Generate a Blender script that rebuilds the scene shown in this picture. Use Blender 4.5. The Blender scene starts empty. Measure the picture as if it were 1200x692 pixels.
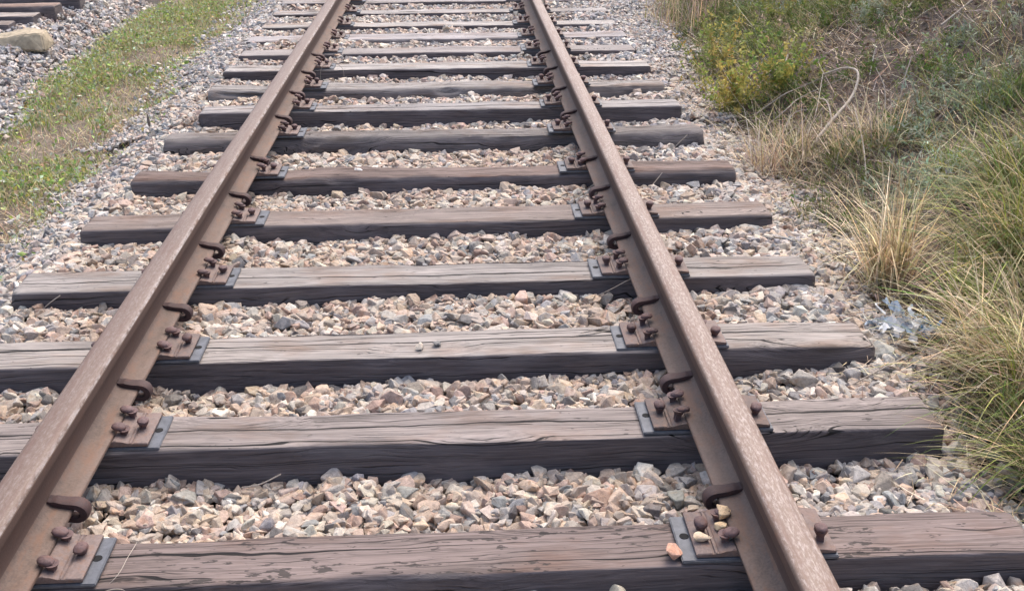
import bpy, bmesh
from mathutils import Vector, Matrix, Euler
import math, random
import numpy as np

def vnoise(x, y, scale, seed=0):
    """smooth value noise in -1..1"""
    x = np.asarray(x, float)*scale + 37.13*seed; y = np.asarray(y, float)*scale - 19.7*seed
    xi = np.floor(x).astype(np.int64); yi = np.floor(y).astype(np.int64)
    fx = x-xi; fy = y-yi
    fx = fx*fx*(3-2*fx); fy = fy*fy*(3-2*fy)
    def h(a, b):
        n = (a*374761393 + b*668265263 + seed*974711) & 0x7fffffff
        n = ((n ^ (n >> 13))*1274126177) & 0x7fffffff
        n = n ^ (n >> 16)
        return (n & 0xffff)/32767.5-1
    return ((h(xi, yi)*(1-fx)+h(xi+1, yi)*fx)*(1-fy)+(h(xi, yi+1)*(1-fx)+h(xi+1, yi+1)*fx)*fy)

def sstep(a, b, x):
    t = np.clip((np.asarray(x, float)-a)/(b-a), 0, 1)
    return t*t*(3-2*t)

# gravel level between the sleepers: y of the sleeper's front edge, depth of the gravel below its top
GRAVEL_Y = [0.8, 1.82, 2.36, 2.85, 3.40, 4.02, 4.60, 5.27, 5.81, 6.35, 6.87, 7.38, 7.9, 8.43, 9.0, 9.6, 11.0]
GRAVEL_Z = [-.072, -.072, -.100, -.078, -.064, -.064, -.072, -.085, -.09, -.055, -.06, -.035, -.02, -.025, -.02, -.03, -.03]

def edge_left(y):
    return -1.68+.09*vnoise(0, y, .9, 3)-.012*(np.asarray(y)-4)
def edge_right(y):
    return np.interp(y, [1, 2.3, 3, 3.6, 4.5, 6.2, 8, 10.5, 14], [1.47, 1.47, 1.53, 1.61, 1.67, 1.63, 1.82, 2.0, 2.2])+.03*vnoise(3, y, 1.3, 4)

def gravel_level(x, y):
    """top of the ballast"""
    y = np.asarray(y, float); x = np.asarray(x, float)
    yy = np.array(GRAVEL_Y); zz = np.array(GRAVEL_Z)
    i = np.clip(np.searchsorted(yy, y), 0, len(yy)-1)
    z = zz[i]+.010
    z = z-.13*sstep(1.30, 1.9, -x)-.03*sstep(1.35, 1.6, x)
    z = z+.012*vnoise(x, y, 5, 5)+.010*vnoise(x, y, 2, 6)
    # neighbouring track on the left
    z2 = -.34+.24*sstep(2.65, 3.3, -x)+.02*vnoise(x, y, 3, 8)
    return np.where(x < -2.4, z2, z)

def ground(x, y):
    x = np.asarray(x, float); y = np.asarray(y, float)
    bed = gravel_level(x, y)-.045
    er = edge_right(y)
    d = x-er
    bank = -.16+.50*np.maximum(d, 0)-.25*np.maximum(d-3.0, 0)-.25*np.maximum(d-6, 0)
    bank = bank+.05*vnoise(x, y, 2.2, 11)*sstep(0, .6, d)+.09*vnoise(x, y, .8, 12)*sstep(.2, 1.2, d)+.018*vnoise(x, y, 7, 13)*sstep(0, .4, d)
    strip = -.26+.03*vnoise(x, y, 1.5, 14)+.012*vnoise(x, y, 6, 15)
    el = edge_left(y)
    wl = sstep(0, .25, el-x)*(1-sstep(2.7, 2.95, -x))
    z = bed*(1-wl)+strip*wl
    wr = sstep(-.1, .12, d)
    return z*(1-wr)+bank*wr
rng = np.random.default_rng(7)
R = math.radians
scene = bpy.context.scene
COL = scene.collection

# ------------------------------------------------------------------ helpers
def tag(o, label=None, cat=None, group=None, kind=None):
    if label: o['label'] = label
    if cat: o['category'] = cat
    if group: o['group'] = group
    if kind: o['kind'] = kind
    return o

def empty(name, loc, rz=0):
    o = bpy.data.objects.new(name, None); COL.objects.link(o)
    o.location = loc; o.rotation_euler = (0, 0, rz); o.empty_display_size = .1
    return o

def link_mesh(name, me, mat=None, parent=None):
    o = bpy.data.objects.new(name, me); COL.objects.link(o)
    if mat and not me.materials: me.materials.append(mat)
    if parent: o.parent = parent
    return o

def np_mesh(name, V, F, col=None, smooth=False, attrs=None):
    """V (n,3); F list of (m,k) int arrays; col (n,3) point colours"""
    me = bpy.data.meshes.new(name)
    V = np.asarray(V, np.float32)
    if not isinstance(F, list): F = [F]
    nl = sum(f.size for f in F); npoly = sum(len(f) for f in F)
    me.vertices.add(len(V)); me.vertices.foreach_set('co', V.ravel())
    me.loops.add(nl); me.polygons.add(npoly)
    me.loops.foreach_set('vertex_index', np.concatenate([f.ravel() for f in F]).astype(np.int32))
    tot = np.concatenate([np.full(len(f), f.shape[1]) for f in F]).astype(np.int32)
    st = np.concatenate([[0], np.cumsum(tot)[:-1]]).astype(np.int32)
    me.polygons.foreach_set('loop_start', st)
    if col is not None:
        a = me.attributes.new('Col', 'FLOAT_COLOR', 'POINT')
        c = np.ones((len(V), 4), np.float32); c[:, :3] = col
        a.data.foreach_set('color', c.ravel())
    for k, v in (attrs or {}).items():
        a = me.attributes.new(k, 'FLOAT', 'POINT'); a.data.foreach_set('value', np.asarray(v, np.float32))
    me.polygons.foreach_set('use_smooth', np.full(npoly, bool(smooth)))
    me.update(calc_edges=True); me.validate()
    return me

def bm_mesh(name, bm, smooth_angle=None):
    bmesh.ops.recalc_face_normals(bm, faces=bm.faces[:])
    me = bpy.data.meshes.new(name); bm.to_mesh(me); bm.free()
    if smooth_angle is not None:
        for p in me.polygons: p.use_smooth = True
        me.set_sharp_from_angle(angle=R(smooth_angle))
    return me

# ------------------------------------------------------------------ materials
class NT:
    def __init__(s, name):
        s.m = bpy.data.materials.new(name); s.m.use_nodes = True
        s.t = s.m.node_tree; s.t.nodes.clear()
        s.out = s.n('ShaderNodeOutputMaterial')
    def n(s, typ, **kw):
        nd = s.t.nodes.new(typ)
        for k, v in kw.items(): setattr(nd, k, v)
        return nd
    def l(s, a, b): s.t.links.new(a, b)
    def set(s, sock, v):
        if hasattr(v, 'node'): s.l(v, sock)
        else: sock.default_value = v
    def coord(s, which='Object'): return s.n('ShaderNodeTexCoord').outputs[which]
    def pos(s): return s.n('ShaderNodeNewGeometry').outputs['Position']
    def mapping(s, vec, scale=(1, 1, 1), loc=(0, 0, 0)):
        m = s.n('ShaderNodeMapping'); s.l(vec, m.inputs['Vector'])
        m.inputs['Scale'].default_value = scale; s.set(m.inputs['Location'], loc); return m.outputs[0]
    def noise(s, vec, scale=5, detail=4, rough=.55, dist=0):
        m = s.n('ShaderNodeTexNoise'); s.l(vec, m.inputs['Vector'])
        m.inputs['Scale'].default_value = scale; m.inputs['Detail'].default_value = detail
        m.inputs['Roughness'].default_value = rough; m.inputs['Distortion'].default_value = dist
        return m.outputs['Fac']
    def voronoi(s, vec, scale=5, feature='F1', out='Distance', rnd=1):
        m = s.n('ShaderNodeTexVoronoi', feature=feature); s.l(vec, m.inputs['Vector'])
        m.inputs['Scale'].default_value = scale; m.inputs['Randomness'].default_value = rnd
        return m.outputs[out]
    def ramp(s, fac, stops):
        r = s.n('ShaderNodeValToRGB'); s.l(fac, r.inputs[0]); e = r.color_ramp.elements
        while len(e) < len(stops): e.new(.5)
        for i, (p, c) in enumerate(stops):
            e[i].position = p
            e[i].color = (c, c, c, 1) if np.isscalar(c) else (*c, 1)
        return r.outputs[0]
    def math(s, op, a, b=None, c=None):
        m = s.n('ShaderNodeMath', operation=op)
        s.set(m.inputs[0], a)
        if b is not None: s.set(m.inputs[1], b)
        if c is not None: s.set(m.inputs[2], c)
        return m.outputs[0]
    def mix(s, fac, a, b, mode='MIX'):
        m = s.n('ShaderNodeMix', data_type='RGBA', blend_type=mode, clamp_factor=True)
        s.set(m.inputs[0], fac)
        for sock, v in ((m.inputs[6], a), (m.inputs[7], b)):
            s.set(sock, v if hasattr(v, 'node') else (*v, 1))
        return m.outputs[2]
    def attr(s, name, out='Color', typ='GEOMETRY'):
        a = s.n('ShaderNodeAttribute', attribute_name=name, attribute_type=typ); return a.outputs[out]
    def bump(s, h, strength=.5, dist=.01, nrm=None):
        b = s.n('ShaderNodeBump'); s.l(h, b.inputs['Height'])
        b.inputs['Strength'].default_value = strength; b.inputs['Distance'].default_value = dist
        if nrm: s.l(nrm, b.inputs['Normal'])
        return b.outputs[0]
    def principled(s, col, rough=.8, nrm=None, spec=.3, metal=0):
        p = s.n('ShaderNodeBsdfPrincipled')
        s.set(p.inputs['Base Color'], col if hasattr(col, 'node') else (*col, 1))
        s.set(p.inputs['Roughness'], rough); s.set(p.inputs['Metallic'], metal)
        p.inputs['Specular IOR Level'].default_value = spec
        if nrm: s.l(nrm, p.inputs['Normal'])
        s.l(p.outputs[0], s.out.inputs[0]); return p

def mat_stone():
    t = NT('ballast_stone'); c = t.attr('Col'); p = t.pos()
    f = t.noise(p, 90, 3, .6); g = t.noise(p, 420, 2, .6)
    k = t.math('ADD', t.math('MULTIPLY', f, 1.0), t.math('MULTIPLY', g, .55))
    col = t.mix(1.0, c, t.ramp(k, [(.42, .55), (.75, 1.0), (1.0, 1.28)]), 'MULTIPLY')
    ir = t.ramp(t.noise(p, 38, 2, .5), [(.56, 0.0), (.72, .55)])
    col = t.mix(ir, col, t.mix(1.0, col, (.95, .72, .55), 'MULTIPLY'))
    t.principled(col, .82, t.bump(k, .55, .004), .25); return t.m

def mat_wood():
    t = NT('weathered_sleeper_wood'); o = t.coord('Object')
    seed = t.attr('seed', 'Fac', 'OBJECT')
    comb = t.n('ShaderNodeCombineXYZ')
    t.l(t.math('MULTIPLY', seed, 3.71), comb.inputs[0]); t.l(t.math('MULTIPLY', seed, 1.93), comb.inputs[1]); t.l(seed, comb.inputs[2])
    v = t.n('ShaderNodeVectorMath', operation='ADD'); t.l(o, v.inputs[0]); t.l(comb.outputs[0], v.inputs[1]); v = v.outputs[0]
    # knots bend the grain
    kn = t.voronoi(t.mapping(v, (1.5, 5, 5)), 1.0, 'F1')
    knot = t.ramp(kn, [(.05, 1.0), (.16, 0.0)])
    bend = t.ramp(kn, [(.0, 1.0), (.40, 0.0)])
    wob = t.noise(t.mapping(v, (1.3, 9, 9)), 1.0, 2, .5)
    sep = t.n('ShaderNodeSeparateXYZ'); t.l(v, sep.inputs[0])
    off = t.math('ADD', t.math('MULTIPLY', bend, .055), t.math('MULTIPLY', wob, .05))
    c2 = t.n('ShaderNodeCombineXYZ')
    t.l(sep.outputs[0], c2.inputs[0]); t.l(t.math('ADD', sep.outputs[1], off), c2.inputs[1]); t.l(t.math('ADD', sep.outputs[2], off), c2.inputs[2])
    g = c2.outputs[0]
    fine = t.noise(t.mapping(g, (5, 330, 330)), 1, 3, .65)
    mid = t.noise(t.mapping(g, (1.4, 120, 120)), 1, 4, .68)
    broad = t.noise(t.mapping(v, (2.2, 14, 14)), 1, 3, .55)
    # drying cracks along the grain
    s2 = t.n('ShaderNodeSeparateXYZ'); t.l(g, s2.inputs[0])
    yy = t.math('ADD', t.math('MULTIPLY', t.math('ADD', s2.outputs[1], s2.outputs[2]), 15.0), t.math('MULTIPLY', t.noise(t.mapping(v, (1.3, 5, 5)), 1, 4, .6), 1.1))
    fr = t.math('ABSOLUTE', t.math('SUBTRACT', t.math('FRACT', yy), .5))
    msk = t.noise(t.mapping(v, (.75, 18, 18), (3, 1, 2)), 1, 2, .5)
    wid = t.math('MULTIPLY', t.math('SUBTRACT', msk, .485), .15)
    crack = t.math('SUBTRACT', 1.0, t.ramp(t.math('SUBTRACT', fr, wid), [(.0, 0.0), (.018, 1.0)]))
    crack = t.math('MULTIPLY', crack, t.ramp(msk, [(.485, 0.0), (.505, 1.0)]))
    yy2 = t.math('MULTIPLY', yy, 4.7)
    fr2 = t.math('ABSOLUTE', t.math('SUBTRACT', t.math('FRACT', yy2), .5))
    msk2 = t.noise(t.mapping(v, (2.8, 40, 40), (7, 2, 5)), 1, 2, .5)
    crack2 = t.math('MULTIPLY', t.ramp(fr2, [(.02, 1.0), (.12, 0.0)]), t.ramp(msk2, [(.50, 0.0), (.60, .75)]))
    so = t.n('ShaderNodeSeparateXYZ'); t.l(o, so.inputs[0]); spl = t.attr('split', 'Fac', 'OBJECT')
    wv = t.math('SUBTRACT', t.noise(t.mapping(v, (1.6, .01, .01)), 1, 5, .6), .5)
    dsp = t.math('ABSOLUTE', t.math('SUBTRACT', so.outputs[1], t.math('ADD', spl, t.math('MULTIPLY', wv, .055))))
    wsp = t.math('MULTIPLY', t.math('SUBTRACT', t.noise(t.mapping(v, (2.3, .01, .01), (6, 0, 0)), 1, 3, .6), .40), .014)
    crack3 = t.math('MULTIPLY', t.ramp(t.math('SUBTRACT', dsp, wsp), [(.0, 1.0), (.0022, 0.0)]), t.math('GREATER_THAN', spl, .001))
    cr = t.math('MAXIMUM', t.math('MAXIMUM', crack, crack2), crack3)
    side = t.attr('side', 'Fac'); tint = t.attr('tint', 'Color', 'OBJECT'); creo = t.attr('creosote', 'Fac', 'OBJECT')
    gr = t.math('ADD', t.math('MULTIPLY', fine, .40), t.math('ADD', t.math('MULTIPLY', mid, .62), t.math('MULTIPLY', broad, .38)))
    top = t.mix(1.0, tint, t.ramp(gr, [(.46, .26), (.58, .66), (.70, 1.0), (.86, 1.45)]), 'MULTIPLY')
    stain = t.ramp(t.noise(t.mapping(v, (3, 7, 7), (5, 5, 5)), 1, 4, .6), [(.50, 0.0), (.68, .75)])
    top = t.mix(stain, top, t.mix(1.0, top, (.78, .62, .52), 'MULTIPLY'))
    pits = t.ramp(t.math('ADD', t.noise(t.mapping(v, (22, 70, 70)), 1, 3, .6), t.math('MULTIPLY', t.attr('pitted', 'Fac', 'OBJECT'), t.math('SUBTRACT', t.math('MULTIPLY', t.noise(t.mapping(v, (2.2, 9, 9), (1, 6, 2)), 1, 2, .5), .5), .19))), [(.67, 0.0), (.71, .85)])
    top = t.mix(pits, top, (.04, .034, .032))
    dark = t.mix(t.ramp(gr, [(.44, 0.0), (.92, 1.0)]), (.025, .0205, .0245), (.175, .148, .150))
    rub = t.ramp(t.noise(t.mapping(v, (2.5, 20, 26), (1, 8, 3)), 1, 4, .62), [(.54, 0.0), (.74, .55)])
    dark = t.mix(rub, dark, (.13, .115, .11))
    # where the black coating has gone from the side
    bare = t.ramp(t.noise(t.mapping(v, (1.1, 6, 9), (2, 9, 4)), 1, 3, .55), [(.35, 0.0), (.65, 1.0)])
    edge = t.math('ADD', side, t.math('MULTIPLY', t.math('SUBTRACT', t.noise(t.mapping(v, (3, 30, 30)), 1, 3, .6), .5), .9))
    f = t.ramp(edge, [(.36, 0.0), (.56, 1.0)])
    f = t.math('MULTIPLY', f, t.math('MINIMUM', 1.0, t.math('ADD', t.math('MULTIPLY', bare, .35), creo)))
    col = t.mix(f, top, dark)
    col = t.mix(t.math('MULTIPLY', knot, .75), col, (.05, .038, .033))
    col = t.mix(cr, col, (.012, .010, .010))
    h = t.math('SUBTRACT', t.math('ADD', gr, t.math('MULTIPLY', pits, -.3)), t.math('MULTIPLY', cr, 1.6))
    t.principled(col, t.math('SUBTRACT', .86, t.math('MULTIPLY', f, .22)), t.bump(h, .55, .006), .3); return t.m

def mat_rust(name, base=(.155, .095, .08), head=False):
    t = NT(name); o = t.coord('Object'); p = t.pos()
    a = t.noise(p, 14, 5, .65); b = t.noise(p, 160, 3, .6)
    st = t.noise(t.mapping(p, (70, 1.4, 70)), 1, 4, .6)
    k = t.math('ADD', t.math('MULTIPLY', a, .5), t.math('MULTIPLY', b, .5))
    col = t.mix(1.0, base, t.ramp(k, [(.32, .62), (.52, 1.0), (.70, 1.35)]), 'MULTIPLY')
    col = t.mix(t.ramp(a, [(.50, 0.0), (.70, .5)]), col, tuple(c*m for c, m in zip(base, (.85, .62, .5))))
    ob = t.n('ShaderNodeObjectInfo').outputs['Random']
    if not head:
        col = t.mix(1.0, col, t.ramp(ob, [(0.0, .72), (1.0, 1.28)]), 'MULTIPLY')
        sc_ = t.noise(p, 48, 5, .7)
        col = t.mix(t.ramp(sc_, [(.50, 0.0), (.62, .7)]), col, tuple(c*m for c, m in zip(base, (1.25, 1.0, .80))))
        col = t.mix(t.ramp(sc_, [(.30, .65), (.42, 0.0)]), col, tuple(c*.45 for c in base))
    else:
        sc_ = t.noise(t.mapping(p, (30, 9, 30)), 1, 5, .72)
        col = t.mix(t.ramp(sc_, [(.50, 0.0), (.64, .55)]), col, tuple(c*m for c, m in zip(base, (1.35, .98, .74))))
        col = t.mix(t.ramp(sc_, [(.32, .55), (.45, 0.0)]), col, tuple(c*.55 for c in base))
    dust = t.ramp(t.noise(p, 5, 3, .5), [(.42, 0.0), (.75, .35)])
    col = t.mix(dust, col, tuple(c*1.35+.02 for c in base))
    rough = .72
    h = k
    if head:
        # the worn running surface: bare pale metal flakes through thin rust
        ge = t.n('ShaderNodeNewGeometry'); sp = t.n('ShaderNodeSeparateXYZ'); t.l(ge.outputs['Normal'], sp.inputs[0])
        so = t.n('ShaderNodeSeparateXYZ'); t.l(o, so.inputs[0])
        top = t.math('MULTIPLY', t.ramp(sp.outputs[2], [(.55, 0.0), (.9, 1.0)]), t.math('GREATER_THAN', so.outputs[2], .13))
        streak = t.noise(t.mapping(p, (160, 3, 1)), 1, 3, .6)
        rb = t.mix(streak, (.120, .070, .050), (.275, .200, .160)); wear = t.attr('wear', 'Fac', 'OBJECT')
        spk = t.noise(t.mapping(p, (210, 48, 1)), 1, 4, .78)
        rb = t.mix(t.math('MULTIPLY', t.ramp(spk, [(.47, 0.0), (.64, .75)]), wear), rb, (.43, .37, .345))
        rb = t.mix(t.ramp(t.noise(t.mapping(p, (60, 5, 1), (9, 2, 0)), 1, 4, .65), [(.5, 0.0), (.66, .75)]), rb, (.17, .095, .07))
        rb = t.mix(t.math('SUBTRACT', 1.0, wear), rb, t.mix(1.0, rb, (.36, .30, .28), 'MULTIPLY'))
        # two dark lines along the head, worn gauge corner with a pale glint painted in
        ln = t.math('ABSOLUTE', t.math('SUBTRACT', t.math('ABSOLUTE', so.outputs[0]), .019))
        ln = t.math('MULTIPLY', t.ramp(ln, [(.0015, 1.0), (.0045, 0.0)]), t.ramp(t.noise(t.mapping(p, (40, 2.5, 1), (4, 4, 0)), 1, 3, .6), [(.38, 0.0), (.6, .75)]))
        rb = t.mix(ln, rb, (.13, .075, .058))
        gcn = t.math('MULTIPLY', t.ramp(t.math('ABSOLUTE', t.math('SUBTRACT', t.math('MULTIPLY', so.outputs[0], t.math('SUBTRACT', 1.6, t.math('MULTIPLY', wear, 1.6))), .0295)), [(.0, .9), (.007, 0.0)]), t.ramp(t.noise(t.mapping(p, (90, 22, 1)), 1, 4, .7), [(.40, .1), (.62, 1.0)]))
        gcn = t.math('MULTIPLY', gcn, t.math('GREATER_THAN', so.outputs[2], .141)); col = t.mix(top, col, rb); col = t.mix(gcn, col, (.52, .475, .46))
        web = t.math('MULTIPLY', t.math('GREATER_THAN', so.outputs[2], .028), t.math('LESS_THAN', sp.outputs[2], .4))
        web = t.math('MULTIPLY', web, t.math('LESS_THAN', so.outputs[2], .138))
        col = t.mix(t.math('MULTIPLY', web, .8), col, (.068, .038, .031))  # shade under the head painted dark into web and head sides
        rough = t.math('SUBTRACT', .74, t.math('MULTIPLY', top, .20))
        h = t.math('ADD', k, t.math('MULTIPLY', st, .4))
    t.principled(col, rough, t.bump(h, .35, .003), .4); return t.m

def mat_plain(name, base, rough=.8, var=.35, scale=30, spec=.3):
    t = NT(name); p = t.pos(); k = t.noise(p, scale, 5, .62)
    col = t.mix(1.0, base, t.ramp(k, [(.3, 1-var), (.7, 1+var)]), 'MULTIPLY')
    t.principled(col, rough, t.bump(k, .4, .005), spec); return t.m

def mat_leaf(name='plant_leaf', trans=.30):
    t = NT(name); c = t.attr('Col'); p = t.pos()
    col = t.mix(1.0, c, t.ramp(t.noise(p, 60, 3, .6), [(.3, .75), (.7, 1.25)]), 'MULTIPLY')
    d = t.n('ShaderNodeBsdfPrincipled'); t.l(col, d.inputs['Base Color']); d.inputs['Roughness'].default_value = .65
    d.inputs['Specular IOR Level'].default_value = .25
    tr = t.n('ShaderNodeBsdfTranslucent'); t.l(col, tr.inputs['Color'])
    m = t.n('ShaderNodeMixShader'); m.inputs[0].default_value = trans
    t.l(d.outputs[0], m.inputs[1]); t.l(tr.outputs[0], m.inputs[2]); t.l(m.outputs[0], t.out.inputs[0]); return t.m

def mat_ground():
    t = NT('bare_ground'); p = t.pos(); c = t.attr('Col')
    a = t.noise(p, 3.5, 6, .65); b = t.noise(p, 40, 5, .7)
    k = t.math('ADD', t.math('MULTIPLY', a, .45), t.math('MULTIPLY', b, .55))
    col = t.mix(1.0, c, t.ramp(k, [(.34, .5), (.5, 1.0), (.68, 1.6)]), 'MULTIPLY')
    peb = t.voronoi(p, 55, 'F1')
    col = t.mix(t.ramp(t.noise(p, 6, 4, .6), [(.52, 0.0), (.66, .6)]), col, (.16, .125, .095))
    h = t.math('ADD', k, t.math('MULTIPLY', t.ramp(peb, [(.0, 1.0), (.5, 0.0)]), .35))
    t.principled(col, .95, t.bump(h, .9, .03), .1); return t.m

M_STONE = mat_stone(); M_WOOD = mat_wood(); M_RAIL = mat_rust('rusty_rail_steel', (.150, .106, .086), head=True)
M_RUST = mat_rust('rusty_fastening', (.150, .112, .102)); M_SPIKE = mat_rust('dark_rusty_spike', (.118, .075, .075))
M_ANCHOR = mat_rust('dark_rusty_anchor', (.060, .034, .034))
M_PAD = mat_plain('blue_grey_rubber', (.105, .112, .130), .6, .3, 40, .4)
M_LEAF = mat_leaf(); M_STRAW = mat_leaf('dry_straw', .15); M_GROUND = mat_ground()
M_BARK = mat_plain('pale_bare_twig', (.40, .345, .29), .8, .3, 60); M_BARKD = mat_plain('grey_brown_stick', (.17, .14, .12), .85, .3, 60)
M_ROCK = mat_plain("sandstone", (.38, .315, .225), .9, .28, 22)

# ------------------------------------------------------------------ blades, leaves, tubes (vectorised)
def blades(base, head, length, width, lean, curl, col, seg=4, kink=0.0, tipcol=None):
    base = np.asarray(base, float); N = len(base)
    head = np.broadcast_to(head, N).astype(float); length = np.broadcast_to(length, N); width = np.broadcast_to(width, N)
    lean = np.broadcast_to(lean, N); curl = np.broadcast_to(curl, N)
    dirx, diry = np.cos(head), np.sin(head)
    a2 = head+math.pi/2+rng.uniform(-.6, .6, N)
    wx, wy = np.cos(a2), np.sin(a2)
    P = base.copy(); V = np.zeros((N, seg*2+1, 3)); Ls = length/seg
    kat = rng.integers(1, seg+1, N); kan = np.where(rng.random(N) < kink, rng.uniform(.3, 1.7, N), 0.0)
    C = np.zeros((N, seg*2+1, 3)); col = np.broadcast_to(col, (N, 3)); tc = col if tipcol is None else np.broadcast_to(tipcol, (N, 3))
    for s in range(seg+1):
        f = s/seg; w = width*(1-f**1.6)*.5
        if s < seg:
            V[:, 2*s] = P+np.stack([wx*w, wy*w, np.zeros(N)], 1); V[:, 2*s+1] = P-np.stack([wx*w, wy*w, np.zeros(N)], 1)
            C[:, 2*s] = C[:, 2*s+1] = col*(1-f)+tc*f
        else:
            V[:, 2*s] = P; C[:, 2*s] = tc
        an = lean+curl*((s+.5)/seg)+np.where(s >= kat, kan, 0.0)
        P = P+np.stack([dirx*np.sin(an), diry*np.sin(an), np.cos(an)], 1)*Ls[:, None]
    n = seg*2+1; o = (np.arange(N)*n)[:, None]
    q = np.concatenate([o+np.array([[2*s, 2*s+1, 2*s+3, 2*s+2]]) for s in range(seg-1)], 0) if seg > 1 else np.zeros((0, 4), int)
    tri = o+np.array([[2*(seg-1), 2*(seg-1)+1, 2*seg]])
    return V.reshape(-1, 3), [q, tri], C.reshape(-1, 3)

def leaves(P, D, L, W, col, fold=.15):
    P = np.asarray(P, float); N = len(P); D = D/np.linalg.norm(D, axis=1, keepdims=True)
    r = rng.normal(size=(N, 3)); r[:, 2] += .8
    S = np.cross(D, r); S /= np.linalg.norm(S, axis=1, keepdims=True)+1e-9
    Nn = np.cross(S, D)
    L = np.broadcast_to(L, N)[:, None]; W = np.broadcast_to(W, N)[:, None]
    V = np.stack([P, P+D*L*.5+S*W*.5+Nn*W*fold, P+D*L, P+D*L*.5-S*W*.5+Nn*W*fold], 1)
    o = (np.arange(N)*4)[:, None]
    T = np.concatenate([o+np.array([[0, 1, 2]]), o+np.array([[0, 2, 3]])], 0)
    return V.reshape(-1, 3), [np.zeros((0, 4), int), T], np.repeat(np.broadcast_to(col, (N, 3)), 4, 0)

def join(parts):
    V = []; Q = []; T = []; C = []; n = 0
    for v, (q, t), c in parts:
        V.append(v); Q.append(q+n); T.append(t+n); C.append(c); n += len(v)
    F = [f for f in (np.concatenate(Q), np.concatenate(T)) if len(f)]
    return np.concatenate(V), F, np.concatenate(C)

def build(name, parts, mat, parent=None):
    V, F, C = join(parts); return link_mesh(name, np_mesh(name, V, F, C), mat, parent)

def tube(bm, pts, radii, sides=7):
    pts = [Vector(p) for p in pts]; rings = []
    for i, p in enumerate(pts):
        d = (pts[min(i+1, len(pts)-1)]-pts[max(i-1, 0)]).normalized()
        u = d.cross(Vector((0, 0, 1)));  u = u.normalized() if u.length > 1e-4 else Vector((1, 0, 0))
        w = d.cross(u)
        r = radii[i] if hasattr(radii, '__len__') else radii
        rings.append([bm.verts.new(p+(u*math.cos(a)+w*math.sin(a))*r) for a in [2*math.pi*k/sides for k in range(sides)]])
    for a, b in zip(rings, rings[1:]):
        for k in range(sides): bm.faces.new((a[k], a[(k+1) % sides], b[(k+1) % sides], b[k]))
    bm.faces.new(rings[0][::-1]); bm.faces.new(rings[-1])

def smooth_path(pts, n=6):
    pts = [np.array(p, float) for p in pts]; out = []
    ext = [2*pts[0]-pts[1]]+pts+[2*pts[-1]-pts[-2]]
    for i in range(1, len(ext)-2):
        p0, p1, p2, p3 = ext[i-1:i+3]
        for k in range(n):
            t = k/n
            out.append(.5*(2*p1+(p2-p0)*t+(2*p0-5*p1+4*p2-p3)*t*t+(3*p1-p0-3*p2+p3)*t**3))
    out.append(pts[-1]); return out

def G(x, y): return float(ground(np.array([x]), np.array([y]))[0])

# ------------------------------------------------------------------ ground sheet
def axis(lo, hi, fine_lo, fine_hi, step):
    a = list(np.arange(fine_lo, fine_hi+1e-6, step)); s = step; x = fine_lo
    while x > lo: s *= 1.35; x -= s; a.insert(0, x)
    s = step; x = a[-1]
    while x < hi: s *= 1.35; x += s; a.append(x)
    return np.array(a)
gx = axis(-120, 120, -4.6, 5.0, .035); gy = axis(-100, 160, .6, 11.4, .035)
X, Y = np.meshgrid(gx, gy); Z = ground(X, Y)
n1, n0 = X.shape
idx = np.arange(n1*n0).reshape(n1, n0)
quads = np.stack([idx[:-1, :-1], idx[:-1, 1:], idx[1:, 1:], idx[1:, :-1]], -1).reshape(-1, 4)
d = X-edge_right(Y)
wb = sstep(-.05, .2, d)[..., None]
ws = (sstep(0, .25, edge_left(Y)-X)*(1-sstep(2.65, 2.95, -X)))[..., None]
gc = np.array([.085, .075, .07])*np.ones(X.shape+(1,))
soil = np.array([.135, .108, .094]); stripc = np.array([.21, .172, .138])
gc = gc*(1-wb)+soil*wb; gc = gc*(1-ws)+stripc*ws
tag(link_mesh('ground', np_mesh('ground', np.stack([X, Y, Z], -1).reshape(-1, 3), quads, gc.reshape(-1, 3), True), M_GROUND), kind='structure')

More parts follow.
